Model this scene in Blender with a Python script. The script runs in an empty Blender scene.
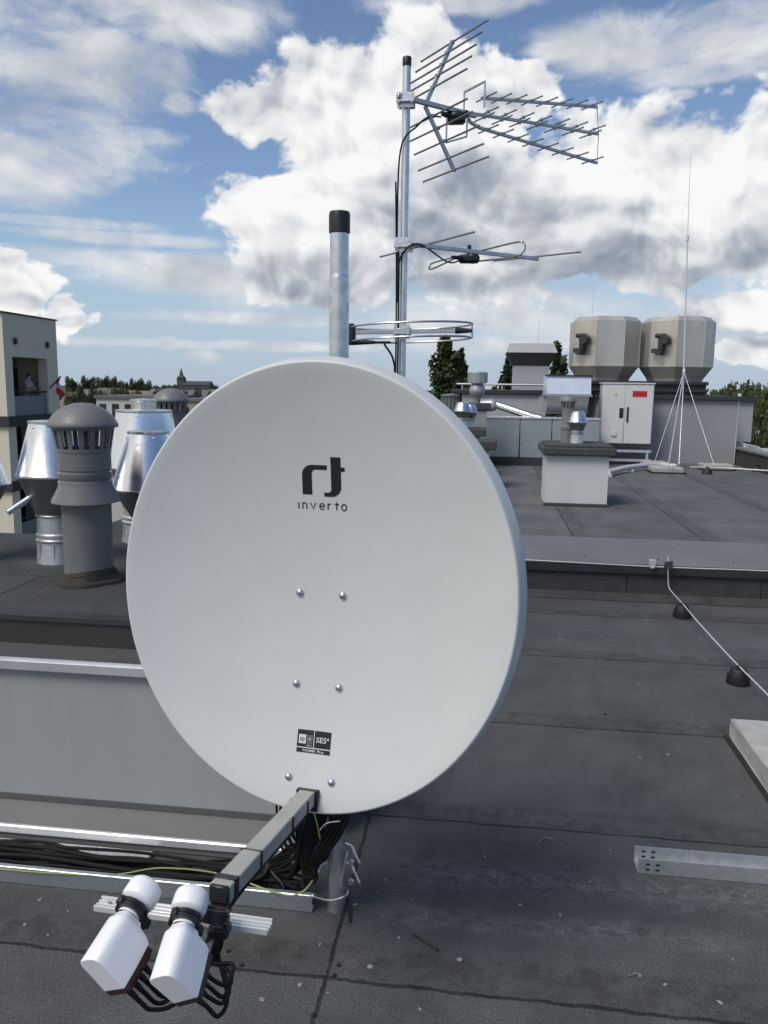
import bpy, bmesh, math, random
from math import sin, cos, pi, radians, sqrt, atan2, asin, atan, tan
from mathutils import Vector as V, Matrix
random.seed(7)
scene = bpy.context.scene
col = scene.collection

# ------------------------------------------------------------------ camera
FPX = 795.0
PSI, TH, RO = radians(7.3), radians(8.9), radians(0.8)
Fv = V((-sin(PSI)*cos(TH), cos(PSI)*cos(TH), -sin(TH)))
R0 = V((cos(PSI), sin(PSI), 0)); U0 = R0.cross(Fv)
Rv = R0*cos(RO)+U0*sin(RO); Uv = U0*cos(RO)-R0*sin(RO)
EYE = V((0, 0, 1.5))
def ray(px, py): return Fv+Rv*((px-384)/FPX)+Uv*((512-py)/FPX)
def P(px, py, z=None, y=None, dep=None):
    d = ray(px, py)
    t = (z-1.5)/d.z if z is not None else (y/d.y if y is not None else dep)
    return EYE+d*t
def depth(p): return (V(p)-EYE).dot(Fv)
cam = bpy.data.objects.new('camera', bpy.data.cameras.new('camera'))
col.objects.link(cam)
cam.matrix_world = Matrix.Translation(EYE) @ Matrix((Rv, Uv, -Fv)).transposed().to_4x4()
cam.data.sensor_fit = 'VERTICAL'; cam.data.sensor_height = 24; cam.data.sensor_width = 18
cam.data.lens = FPX*24/1024; cam.data.clip_start = .02; cam.data.clip_end = 6000
scene.camera = cam

# ------------------------------------------------------------------ node helpers
class NT:
    def __init__(s, tree): s.t = tree; s.n = tree.nodes; s.l = tree.links
    def new(s, ty, **k):
        n = s.n.new(ty)
        for a, b in k.items(): setattr(n, a, b)
        return n
    def put(s, sock, v):
        if isinstance(v, bpy.types.NodeSocket): s.l.new(v, sock)
        elif v is not None: sock.default_value = v
    def m(s, op, a, b=None, c=None, clamp=False):
        n = s.new('ShaderNodeMath', operation=op, use_clamp=clamp)
        s.put(n.inputs[0], a); s.put(n.inputs[1], b)
        if c is not None: s.put(n.inputs[2], c)
        return n.outputs[0]
    def vm(s, op, a, b=None):
        n = s.new('ShaderNodeVectorMath', operation=op)
        s.put(n.inputs[0], a); s.put(n.inputs[1], b)
        return n.outputs['Value'] if op in ('DOT_PRODUCT', 'LENGTH', 'DISTANCE') else n.outputs[0]
    def noise(s, vec, scale, detail=4, rough=.5, dist=0):
        n = s.new('ShaderNodeTexNoise'); s.put(n.inputs['Vector'], vec)
        s.put(n.inputs['Scale'], scale); n.inputs['Detail'].default_value = detail
        n.inputs['Roughness'].default_value = rough; n.inputs['Distortion'].default_value = dist
        return n.outputs['Fac']
    def mr(s, v, a, b, c=0.0, d=1.0, smooth=False):
        n = s.new('ShaderNodeMapRange'); n.interpolation_type = 'SMOOTHSTEP' if smooth else 'LINEAR'
        s.put(n.inputs[0], v)
        for i, q in enumerate((a, b, c, d)): s.put(n.inputs[i+1], q)
        return n.outputs[0]
    def mix(s, f, a, b, ty='MIX'):
        n = s.new('ShaderNodeMix', data_type='RGBA', blend_type=ty)
        s.put(n.inputs['Factor'], f)
        for i, q in ((6, a), (7, b)):
            if isinstance(q, tuple) and len(q) == 3: q = (*q, 1)
            s.put(n.inputs[i], q)
        return n.outputs[2]
    def scalev(s, vec, sc):
        return s.vm('MULTIPLY', vec, sc)

def base_mat(name):
    m = bpy.data.materials.new(name); m.use_nodes = True
    t = NT(m.node_tree); b = t.n['Principled BSDF']
    return m, t, b
def mat(name, c, rough=.6, metal=0.0, var=.12, scale=6, bump=0.0, bscale=60, spec=.5, c2=None, stretch=(1, 1, 1), rvar=.08, coat=0, bdist=.004):
    m, t, b = base_mat(name)
    tc = t.new('ShaderNodeTexCoord').outputs['Object']
    vec = t.scalev(tc, stretch)
    n = t.noise(vec, scale, 5, .6)
    if c2 is None:
        lo = tuple(x*(1-var) for x in c); hi = tuple(min(1, x*(1+var)) for x in c)
    else: lo, hi = c, c2
    t.put(b.inputs['Base Color'], t.mix(t.mr(n, .3, .7), lo, hi))
    n2 = t.noise(vec, scale*2.3, 4, .6)
    t.put(b.inputs['Roughness'], t.mr(n2, .3, .7, max(.02, rough-rvar), min(1, rough+rvar)))
    b.inputs['Metallic'].default_value = metal
    b.inputs['Specular IOR Level'].default_value = spec
    b.inputs['Coat Weight'].default_value = coat
    if bump:
        bn = t.new('ShaderNodeBump'); bn.inputs['Strength'].default_value = bump; bn.inputs['Distance'].default_value = bdist
        t.put(bn.inputs['Height'], t.noise(tc, bscale, 4, .6)); t.l.new(bn.outputs[0], b.inputs['Normal'])
    return m

def galv(name, c=(.42, .45, .48), rough=.38, scale=45, metal=.9, amt=.22, stretch=(1, 1, 1), bump=.04):
    m, t, b = base_mat(name)
    tc = t.new('ShaderNodeTexCoord').outputs['Object']
    vec = t.scalev(tc, stretch)
    vo = t.new('ShaderNodeTexVoronoi'); t.put(vo.inputs['Vector'], vec); vo.inputs['Scale'].default_value = scale
    sx = t.new('ShaderNodeSeparateColor'); t.l.new(vo.outputs['Color'], sx.inputs[0])
    big = t.noise(vec, scale*.12, 4, .6)
    f = t.m('ADD', t.m('MULTIPLY', sx.outputs[0], .6), t.m('MULTIPLY', big, .5))
    t.put(b.inputs['Base Color'], t.mix(f, tuple(x*(1-amt) for x in c), tuple(min(1, x*(1+amt)) for x in c)))
    t.put(b.inputs['Roughness'], t.mr(f, 0, 1, rough+.12, rough-.06))
    b.inputs['Metallic'].default_value = metal
    bn = t.new('ShaderNodeBump'); bn.inputs['Strength'].default_value = bump*4; bn.inputs['Distance'].default_value = .003
    t.put(bn.inputs['Height'], t.noise(tc, 9, 3, .5)); t.l.new(bn.outputs[0], b.inputs['Normal'])
    return m

def bitumen(name, seams_axis, seams, base=(.036, .040, .046), dust=None, extra=None, light=1.0, cross=()):
    """mineral roofing felt with laps between the rolls"""
    m, t, b = base_mat(name)
    geo = t.new('ShaderNodeNewGeometry').outputs['Position']
    sp = t.new('ShaderNodeSeparateXYZ'); t.l.new(geo, sp.inputs[0])
    x, y = sp.outputs[0], sp.outputs[1]
    run = y if seams_axis == 'y' else x
    oth = x if seams_axis == 'y' else y
    grit = t.noise(geo, 300, 2, .75)
    grit2 = t.noise(geo, 130, 3, .7)
    blot = t.noise(geo, 2.2, 5, .65)
    blot2 = t.noise(t.scalev(geo, (1, 1, 1)), 9, 5, .7)
    v = t.m('MULTIPLY', t.mr(grit, .3, .7, .18, 2.0), t.mr(grit2, .3, .7, .75, 1.25))
    v = t.m('MULTIPLY', v, t.mr(blot, .3, .7, .74, 1.26))
    v = t.m('MULTIPLY', v, t.mr(blot2, .3, .7, .86, 1.14))
    wob = t.m('MULTIPLY', t.m('SUBTRACT', t.noise(geo, 7, 4, .6), .5), .030)
    wob = t.m('ADD', wob, t.m('MULTIPLY', t.m('SUBTRACT', t.noise(geo, 60, 3, .6), .5), .010))
    runw = t.m('ADD', run, wob)
    othw = t.m('ADD', oth, wob)
    line = None; step = None; band = None
    for i, s in enumerate(seams):
        d = t.m('ABSOLUTE', t.m('SUBTRACT', runw, s))
        l = t.mr(d, .0025, .0075+.0006*abs(s), 1, 0, True)
        line = l if line is None else t.m('MAXIMUM', line, l)
        st = t.mr(t.m('SUBTRACT', runw, s), -.004, .004, 0, 1)
        step = st if step is None else t.m('ADD', step, st)
        bd = t.mr(t.m('ABSOLUTE', t.m('SUBTRACT', runw, s+.07)), .05, .075, 1, 0, True)
        band = bd if band is None else t.m('MAXIMUM', band, bd)
    for (s, a, c) in cross:
        d = t.m('ABSOLUTE', t.m('SUBTRACT', othw, s))
        l = t.mr(d, .0025, .0075, 1, 0, True)
        l = t.m('MULTIPLY', l, t.m('MULTIPLY', t.m('GREATER_THAN', run, a), t.m('LESS_THAN', run, c)))
        line = l if line is None else t.m('MAXIMUM', line, l)
    # per roll tone
    tone = t.noise(t.scalev(t.new('ShaderNodeCombineXYZ').outputs[0], (1, 1, 1)), 1, 0)
    cb = t.new('ShaderNodeCombineXYZ')
    t.put(cb.inputs[0], t.m('MULTIPLY', step, 3.17))
    tone = t.noise(cb.outputs[0], 1.7, 0)
    v = t.m('MULTIPLY', v, t.mr(tone, .3, .7, .90, 1.10))
    v = t.m('MULTIPLY', v, light)
    colr = t.mix(1.0, tuple(base), v, 'MULTIPLY')
    colr = t.mix(1.0, (*base, 1), t.new('ShaderNodeCombineColor').outputs[0], 'MULTIPLY') if False else colr
    # multiply grey factor properly
    cc = t.new('ShaderNodeCombineColor')
    for i in range(3): t.put(cc.inputs[i], t.m('MULTIPLY', v, base[i]))
    colr = cc.outputs[0]
    # pale mineral dust
    du = t.mr(t.noise(t.scalev(geo, (1, 1.6, 1)), 5, 8, .72), .50, .78, 0, .45)
    colr = t.mix(t.m('MULTIPLY', du, .45), colr, (.16, .165, .17))
    for (yc, wd, x0, x1, amt) in (dust or []):
        g = t.mr(t.m('ABSOLUTE', t.m('SUBTRACT', t.m('ADD', y, t.m('MULTIPLY', t.m('SUBTRACT', t.noise(geo, 3, 4, .6), .5), .14)), yc)), 0, wd, 1, 0, True)
        g = t.m('MULTIPLY', g, t.mr(x, x0-.12, x0+.12, 0, 1, True)); g = t.m('MULTIPLY', g, t.mr(x, x1-.3, x1+.3, 1, 0, True))
        spk = t.m('MULTIPLY', t.mr(t.noise(t.scalev(geo, (1, 1.5, 1)), 22, 7, .75), .42, .66, 0, 1), t.mr(t.noise(geo, 300, 2, .7), .40, .60, .25, 1))
        colr = t.mix(t.m('MULTIPLY', t.m('MULTIPLY', g, spk), amt), colr, (.24, .24, .235))
    speck = t.mr(t.noise(geo, 150, 1, .5), .80, .84, 0, .6)
    colr = t.mix(speck, colr, (.3, .3, .3))
    bleed = t.m('MULTIPLY', band, t.mr(t.noise(geo, 14, 4, .7), .42, .62, 0, .5))
    colr = t.mix(bleed, colr, (.022, .022, .022))
    colr = t.mix(t.m('MULTIPLY', line, t.mr(t.noise(geo, 5, 3, .6), .35, .6, .45, .88)), colr, (.006, .006, .007))
    t.put(b.inputs['Base Color'], colr)
    b.inputs['Roughness'].default_value = .82
    b.inputs['Specular IOR Level'].default_value = .35
    bn = t.new('ShaderNodeBump'); bn.inputs['Strength'].default_value = .9; bn.inputs['Distance'].default_value = 1.0
    h = t.m('MULTIPLY', grit, .0024)
    h = t.m('ADD', h, t.m('MULTIPLY', t.noise(geo, 4, 4, .55), .010))
    h = t.m('SUBTRACT', h, t.m('MULTIPLY', line, .004))
    h = t.m('ADD', h, t.m('MULTIPLY', step, -.003))
    t.put(bn.inputs['Height'], h); t.l.new(bn.outputs[0], b.inputs['Normal'])
    return m

# ------------------------------------------------------------------ mesh helpers
class MB:
    def __init__(s): s.b = bmesh.new(); s.mi = 0
    def _take(s, t, M=None):
        if M is not None: bmesh.ops.transform(t, matrix=M, verts=t.verts)
        for f in t.faces: f.material_index = s.mi
        me = bpy.data.meshes.new('_'); t.to_mesh(me); t.free(); s.b.from_mesh(me); bpy.data.meshes.remove(me)
        return s
    def box(s, c, d, M=None, bev=0, rot=None, seg=1):
        t = bmesh.new(); bmesh.ops.create_cube(t, size=1)
        bmesh.ops.scale(t, vec=V(d), verts=t.verts)
        if bev: bmesh.ops.bevel(t, geom=t.edges[:], offset=bev, segments=seg, affect='EDGES', profile=.6)
        if rot is not None: bmesh.ops.transform(t, matrix=rot.to_4x4(), verts=t.verts)
        bmesh.ops.translate(t, vec=V(c), verts=t.verts)
        return s._take(t, M)
    def span(s, a, b, bev=0):
        a, b = V(a), V(b)
        return s.box((a+b)/2, [abs(q) for q in (b-a)], bev=bev)
    def bar(s, p0, p1, w, h, up=(0, 0, 1), bev=0):
        p0, p1 = V(p0), V(p1); d = p1-p0; L = d.length; z = d/L
        x = z.cross(V(up))
        if x.length < 1e-5: x = V((1, 0, 0))
        x.normalize(); y = x.cross(z)*-1
        Rm = Matrix((x, y, z)).transposed()
        return s.box((p0+p1)/2, (w, h, L), rot=Rm, bev=bev)
    def cyl(s, p0, p1, r0, r1=None, n=20, caps=True):
        p0, p1 = V(p0), V(p1); r1 = r0 if r1 is None else r1
        t = bmesh.new(); d = p1-p0
        bmesh.ops.create_cone(t, cap_ends=caps, segments=n, radius1=max(r0, 1e-5), radius2=max(r1, 1e-5), depth=d.length)
        q = V((0, 0, 1)).rotation_difference(d.normalized())
        bmesh.ops.transform(t, matrix=Matrix.Translation((p0+p1)/2) @ q.to_matrix().to_4x4(), verts=t.verts)
        return s._take(t)
    def sphere(s, c, r, sc=(1, 1, 1), n=16, rot=None):
        t = bmesh.new(); bmesh.ops.create_uvsphere(t, u_segments=n, v_segments=max(6, n//2), radius=r)
        bmesh.ops.scale(t, vec=V(sc), verts=t.verts)
        if rot is not None: bmesh.ops.transform(t, matrix=rot.to_4x4(), verts=t.verts)
        bmesh.ops.translate(t, vec=V(c), verts=t.verts)
        return s._take(t)
    def lathe(s, prof, o=(0, 0, 0), axis=(0, 0, 1), n=32, a0=0.0, close=False):
        o = V(o); z = V(axis).normalized(); q = V((0, 0, 1)).rotation_difference(z)
        rings = []
        for (r, h) in prof:
            rings.append([s.b.verts.new(o+q @ V((max(r, 1e-4)*cos(a0+2*pi*i/n), max(r, 1e-4)*sin(a0+2*pi*i/n), h))) for i in range(n)])
        for A, B in zip(rings, rings[1:]):
            for i in range(n):
                f = s.b.faces.new((A[i], A[(i+1) % n], B[(i+1) % n], B[i])); f.material_index = s.mi
        if close:
            for R_ in (rings[0][::-1], rings[-1]):
                f = s.b.faces.new(R_); f.material_index = s.mi
        return s
    def tube(s, pts, r, n=8, smooth=True, sub=6):
        pts = [V(p) for p in pts]
        if smooth and len(pts) > 2:
            out = []
            ext = [pts[0]*2-pts[1]]+pts+[pts[-1]*2-pts[-2]]
            for i in range(1, len(ext)-2):
                a, b, c, d = ext[i-1:i+3]
                for k in range(sub):
                    u = k/sub
                    out.append(.5*((2*b)+(c-a)*u+(2*a-5*b+4*c-d)*u*u+(3*b-a-3*c+d)*u**3))
            out.append(pts[-1]); pts = out
        rr = r if isinstance(r, (list, tuple)) else [r]*len(pts)
        tan0 = (pts[1]-pts[0]).normalized()
        x = tan0.orthogonal().normalized(); rings = []
        for i, p in enumerate(pts):
            tg = (pts[min(i+1, len(pts)-1)]-pts[max(i-1, 0)]).normalized()
            x = (x-tg*x.dot(tg)).normalized(); y = tg.cross(x)
            rings.append([s.b.verts.new(p+(x*cos(2*pi*k/n)+y*sin(2*pi*k/n))*rr[min(i, len(rr)-1)]) for k in range(n)])
        for A, B in zip(rings, rings[1:]):
            for k in range(n):
                f = s.b.faces.new((A[k], A[(k+1) % n], B[(k+1) % n], B[k])); f.material_index = s.mi
        for R_ in (rings[0][::-1], rings[-1]):
            f = s.b.faces.new(R_); f.material_index = s.mi
        return s
    def prism(s, poly, a, b, axis='x'):
        """poly in the plane across axis, extruded from a to b"""
        def mk(p, t):
            return V((t, p[0], p[1])) if axis == 'x' else (V((p[0], t, p[1])) if axis == 'y' else V((p[0], p[1], t)))
        A = [s.b.verts.new(mk(p, a)) for p in poly]; B = [s.b.verts.new(mk(p, b)) for p in poly]
        n = len(poly); fs = []
        for i in range(n): fs.append(s.b.faces.new((A[i], A[(i+1) % n], B[(i+1) % n], B[i])))
        fs.append(s.b.faces.new(A[::-1])); fs.append(s.b.faces.new(B))
        for f in fs: f.material_index = s.mi
        return s
    def quad(s, *p):
        f = s.b.faces.new([s.b.verts.new(V(q)) for q in p]); f.material_index = s.mi; return s

def tag(o, label=None, cat=None, group=None, kind=None):
    if label: o['label'] = label
    if cat: o['category'] = cat
    if group: o['group'] = group
    if kind: o['kind'] = kind
    return o
def wloc(o):
    p = V((0, 0, 0))
    while o is not None: p += o.location; o = o.parent
    return p
def ob(name, mb, m, parent=None, local=False, smooth=40, normals=True):
    """link a mesh; geometry is in world coordinates unless local"""
    me = bpy.data.meshes.new(name)
    if normals: bmesh.ops.recalc_face_normals(mb.b, faces=mb.b.faces)
    if parent is not None and not local:
        bmesh.ops.translate(mb.b, vec=-wloc(parent), verts=mb.b.verts)
    mb.b.to_mesh(me); mb.b.free()
    for mm in (m if isinstance(m, (list, tuple)) else [m]): me.materials.append(mm)
    if smooth:
        me.polygons.foreach_set('use_smooth', [True]*len(me.polygons))
        me.set_sharp_from_angle(angle=radians(smooth))
    o = bpy.data.objects.new(name, me); col.objects.link(o)
    if parent is not None: o.parent = parent
    return o
def solo(name, mb, m, label, cat, group=None, smooth=40, base=None):
    """a thing that is one mesh, with its origin at its base"""
    vs = [v.co for v in mb.b.verts]
    if base is None:
        lo = [min(v[i] for v in vs) for i in range(3)]; hi = [max(v[i] for v in vs) for i in range(3)]
        base = V(((lo[0]+hi[0])/2, (lo[1]+hi[1])/2, lo[2]))
    base = V(base)
    bmesh.ops.translate(mb.b, vec=-base, verts=mb.b.verts)
    o = ob(name, mb, m, None, smooth=smooth); o.location = base
    return tag(o, label, cat, group)
def thing(name, label, cat, loc=(0, 0, 0), rz=0, group=None):
    o = bpy.data.objects.new(name, None); col.objects.link(o); o.empty_display_size = .1
    o.location = loc; o.rotation_euler = (0, 0, rz)
    return tag(o, label, cat, group)
def dup(root, loc, rz=0, sc=1.0, label=None, group=None):
    def cp(o, par):
        c = o.copy(); col.objects.link(c); c.parent = par
        for k in list(o.children): cp(k, c)
        return c
    r = cp(root, None); r.location = loc; r.rotation_euler = (0, 0, rz)
    r.scale = (sc, sc, sc) if not isinstance(sc, tuple) else sc
    if label: r['label'] = label
    if group: r['group'] = group
    return r

# ------------------------------------------------------------------ materials
M_dish = mat('dish_paint', (.575, .59, .58), .36, var=.022, scale=5, bump=.02, bscale=500, spec=.4)
M_dishback = mat('dish_back_paint', (.42, .45, .48), .45, var=.03)
M_black = mat('black_plastic', (.012, .012, .013), .42, var=.3, scale=30)
M_ink = mat('black_print', (.010, .011, .016), .5, var=.1, scale=40)
M_whiteink = mat('pale_print', (.62, .64, .66), .5, var=.05)
M_greyink = mat('grey_print', (.10, .11, .12), .5, var=.05)
M_bolt = mat('zinc_bolt', (.62, .64, .66), .3, 1, var=.1, scale=50)
M_arm = mat('arm_grey', (.33, .335, .315), .45, .0, var=.08, scale=14, bump=.02, bscale=300)
M_lnb = mat('lnb_white', (.80, .80, .82), .38, var=.02, scale=12, bump=.015, bscale=500)
M_lnbdark = mat('connector_brown', (.040, .012, .014), .35, var=.25, scale=40)
M_alu = mat('aluminium', (.80, .80, .80), .36, .45, var=.03, scale=8)
M_galv = galv('galvanised_steel', (.60, .62, .63), .40, 60, metal=.8)
M_galvl = galv('galvanised_rail', (.52, .56, .59), .42, 50)
M_tube = galv('galvanised_tube', (.62, .65, .68), .34, 35, amt=.14)
M_rub = mat('black_rubber', (.010, .010, .011), .6, var=.3, scale=25, bump=.1, bscale=200)
M_coax = mat('coax_sheath', (.006, .006, .0065), .5, spec=.25, var=.3, scale=10)
M_earth = mat('earth_wire_sheath', (.36, .38, .12), .5, var=.25, scale=30, c2=(.26, .32, .12))
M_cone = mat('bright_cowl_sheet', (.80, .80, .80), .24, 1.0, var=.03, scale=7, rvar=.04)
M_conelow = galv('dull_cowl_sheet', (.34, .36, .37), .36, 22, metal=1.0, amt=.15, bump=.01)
M_pvc = mat('grey_vent_plastic', (.125, .130, .132), .46, var=.10, scale=5, bump=.06, bscale=90, c2=(.17, .175, .174))
M_pvcl = mat('pale_vent_plastic', (.16, .17, .18), .5, var=.1, scale=9, bump=.05)
M_seal = mat('bitumen_seal', (.018, .015, .013), .85, var=.4, scale=30, bump=.5, bscale=60, c2=(.035, .03, .026))
M_clad = mat('coated_sheet_grey', (.315, .328, .332), .42, .0, var=.05, scale=3, bump=.03, bscale=3, rvar=.06, bdist=.02, stretch=(2, 1, .3))
M_clad2 = mat('coated_sheet_ledge', (.17, .172, .17), .4, .1, var=.05, scale=1.5, bump=.03, bscale=4)
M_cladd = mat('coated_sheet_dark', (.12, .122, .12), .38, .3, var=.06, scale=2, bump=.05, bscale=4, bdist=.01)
M_trim = mat('coated_trim', (.56, .575, .59), .34, .3, var=.16, scale=2.5)
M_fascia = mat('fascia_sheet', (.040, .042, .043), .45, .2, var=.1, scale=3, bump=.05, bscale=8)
M_flash = mat('flashing_sheet', (.21, .208, .205), .42, .3, var=.08, scale=2.5, bump=.05, bscale=10)
M_feltface = mat('felt_upstand', (.042, .043, .043), .8, var=.25, scale=9, bump=.5, bscale=260)
M_render = mat('white_render', (.54, .545, .54), .85, var=.05, scale=1.5, bump=.35, bscale=180)
M_render2 = mat('grey_render', (.27, .277, .285), .85, var=.05, scale=1.2, bump=.3, bscale=140)
M_render3 = mat('pale_grey_render', (.36, .38, .40), .85, var=.05, scale=1.2, bump=.3, bscale=140)
M_duct = galv('duct_sheet', (.36, .385, .39), .45, 8, metal=.5, amt=.10)
M_coping = mat('dark_coping', (.035, .038, .043), .6, .1, var=.2, scale=5, bump=.1)
M_lid = mat('felt_lid', (.05, .052, .054), .8, var=.2, scale=12, bump=.5, bscale=200)
M_fan = mat('fan_casing', (.44, .42, .38), .38, .5, scale=2.2, c2=(.60, .57, .51), stretch=(1, 1, .35), rvar=.10, bump=.03, bscale=8)
M_fan_dark = mat('fan_dark_parts', (.045, .045, .045), .5, .3, var=.2, scale=12)
M_cab = mat('cabinet_enamel', (.62, .62, .60), .38, var=.03, scale=3)
M_red = mat('red_sign', (.55, .02, .03), .5, var=.08, scale=20)
M_yel = mat('yellow_sign', (.65, .45, .05), .5, var=.1)
M_conc = mat('concrete', (.30, .30, .285), .9, scale=9, bump=.6, bscale=70, c2=(.43, .43, .41))
M_mat = mat('rubber_mat', (.014, .014, .015), .85, var=.3, scale=40, bump=.5, bscale=120)
M_hood = mat('hood_metal', (.42, .42, .41), .45, .3, var=.05, scale=3)
M_hooddk = mat('hood_louvre', (.085, .087, .088), .5, .3, var=.1, scale=3)
M_brightsheet = mat('polished_sheet', (.66, .70, .76), .32, .35, var=.04, scale=3)
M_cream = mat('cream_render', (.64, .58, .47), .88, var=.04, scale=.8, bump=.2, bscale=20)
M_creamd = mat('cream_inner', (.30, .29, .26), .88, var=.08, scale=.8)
M_balc = mat('balcony_panel', (.15, .185, .20), .35, var=.08, scale=1.5)
M_slab = mat('balcony_slab', (.028, .028, .03), .7, var=.15, scale=2)
M_glass = mat('dark_glass', (.012, .018, .018), .12, var=.3, scale=.6)
M_flagr = mat('flag_red', (.75, .05, .07), .75, var=.08, scale=5)
M_flagw = mat('flag_white', (.75, .75, .75), .75, var=.05, scale=5)
M_skin = mat('skin', (.50, .32, .25), .6, var=.05)
M_shirt = mat('pale_shirt', (.45, .33, .33), .8, var=.1)
M_trunk = mat('bark', (.06, .045, .035), .9, var=.3, scale=3)
M_grnd = mat('far_ground', (.050, .060, .032), .95, scale=.02, c2=(.11, .105, .075))
M_wallw = mat('town_wall_white', (.52, .51, .48), .9, var=.08, scale=.2)
M_wallb = mat('town_wall_beige', (.38, .33, .27), .9, var=.1, scale=.2)
M_roofr = mat('town_roof_tile', (.20, .14, .115), .85, var=.2, scale=.4)
M_roofg = mat('town_roof_grey', (.13, .13, .135), .85, var=.2, scale=.4)
M_win = mat('town_window', (.03, .035, .04), .2, var=.4, scale=.3)
M_spire = mat('spire_copper', (.05, .06, .06), .7, var=.2, scale=.4)
M_chip = mat('mortar_chip', (.26, .26, .25), .9, var=.2, scale=60, bump=.4)
M_wire = mat('aluminium_wire', (.66, .66, .65), .5, .35, var=.06, scale=20)
def leafmat(name, a, b_):
    m, t, b = base_mat(name)
    geo = t.new('ShaderNodeNewGeometry')
    t.put(b.inputs['Base Color'], t.mix(t.noise(geo.outputs['Position'], .9, 4, .7), a, b_))
    b.inputs['Roughness'].default_value = .6; b.inputs['Specular IOR Level'].default_value = .25
    b.inputs['Transmission Weight'].default_value = 0
    return m
M_pop = leafmat('poplar_leaves', (.022, .040, .014), (.060, .090, .028))
M_leaf = leafmat('tree_leaves', (.025, .042, .016), (.075, .100, .034))
M_leafd = leafmat('dark_tree_leaves', (.014, .024, .012), (.038, .052, .022))

# ------------------------------------------------------------------ setting: roofs and ground
FR = .36      # level of the far roof
BR = .665     # level of the raised roof with the vents
M_near = bitumen('near_roof_felt', 'y', (-.9, .1, .95, 1.80, 2.60, 3.47, 4.44, 5.33), base=(.072, .0745, .075),
                 dust=[(2.30, .13, -.25, 1.7, 1.0), (2.08, .08, -.25, .7, .9), (1.75, .3, .9, 1.6, .35)], cross=((-.365, 1.2, 2.6), (2.2, 2.6, 3.47), (-.2, 3.47, 4.44)))
M_far = bitumen('far_roof_felt', 'x', tuple(-.3+1.0*k for k in range(0, 9)), base=(.104, .107, .108))
M_rais = bitumen('raised_roof_felt', 'y', (3.17, 3.75), base=(.047, .0495, .051), cross=((-1.9, 2.6, 3.17), (-2.9, 3.1, 4.1)))
def struct(name, mb, m):
    o = ob(name, mb, m, None, smooth=0); o['kind'] = 'structure'; return o
b = MB()
for (x0, x1, y0, y1) in ((-9, 9, -5, 2.40), (-.49, 9, 2.40, 5.79)): b.quad((x0, y0, 0), (x1, y0, 0), (x1, y1, 0), (x0, y1, 0))
struct('near_roof', b, M_near)
b = MB()
b.span((-.5, 6.19, FR-.12), (3.93, 24, FR)); struct('far_roof', b, M_far)
b = MB()
b.prism([(-9, 2.605), (-.55, 2.605), (-.55, 12), (-2.25, 12), (-2.25, 4.08), (-9, 4.05)], BR-.10, BR, 'z'); struct('raised_roof', b, M_rais)
# our own building below the roofs
b = MB()
b.span((-9, -5, -14), (9, 2.39, -.02)); b.span((-.48, 2.39, -14), (9, 5.78, -.03)); b.span((-.45, 5.85, -14), (9, 6.15, .2)); b.span((-.45, 6.15, -14), (4.15, 24, FR-.13)); b.span((-8.9, 2.65, -14), (-.6, 4.0, BR-.11)); b.span((-2.2, 4.0, -14), (-.6, 11.9, BR-.11))
o = solo('building_block', b, M_render3, 'pale rendered block of flats that carries the dark felt roofs', 'building', smooth=0)

b = MB(); b.quad((-3000, -600, -14.5), (3000, -600, -14.5), (3000, 5000, -14.5), (-3000, 5000, -14.5)); struct('ground', b, M_grnd)
# ------------------------------------------------------------------ clad wall at the left (upstand of the raised roof)
WX0, WX1 = -9.0, -.49
T = thing('clad_upstand_wall', 'grey sheet metal clad low wall behind the cable trough, left of the dish', 'wall', (-2.5, 2.4, 0))
b = MB(); b.span((WX0, 2.40, .05), (WX1, 2.46, .545)); ob('cladding', b, M_clad, T)
b = MB(); b.prism([(2.41, .001), (2.275, .001), (2.265, .004), (2.265, .030), (2.270, .034), (2.275, .050), (2.36, .058), (2.398, .066), (2.41, .066)], WX0, WX1-.005)
ob('base_flashing', b, M_clad2, T)
b = MB(); b.prism([(2.258, .028), (2.258, .050), (2.262, .054), (2.272, .0535), (2.272, .028)], WX0, WX1-.01); ob('drip_edge', b, M_trim, T)
b = MB(); b.span((WX0, 2.394, .0665), (WX1, 2.3995, .088)); ob('painted_gap_shadow', b, M_cladd, T)  # dark strip standing in for the shadow line at the foot of the cladding
b = MB(); b.prism([(2.375, .548), (2.372, .578), (2.378, .583), (2.398, .583), (2.398, .548)], WX0, WX1); ob('top_trim', b, M_trim, T)
b = MB(); b.prism([(2.40, .5475), (2.40, .574), (2.50, .566), (2.598, .566), (2.598, .548)], WX0, WX1); ob('top_flashing', b, M_cladd, T)
b = MB(); b.span((WX0, 2.585, .566), (WX1, 2.604, BR+.006)); b.prism([(2.575, .655), (2.575, BR+.008), (2.63, BR+.011), (2.63, BR+.004)], WX0, WX1); ob('fascia', b, M_fascia, T)
b = MB(); b.span((WX1-.06, 2.606, .03), (WX1, 11.9, BR-.003)); ob('side_cladding', b, M_clad, T)

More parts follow.
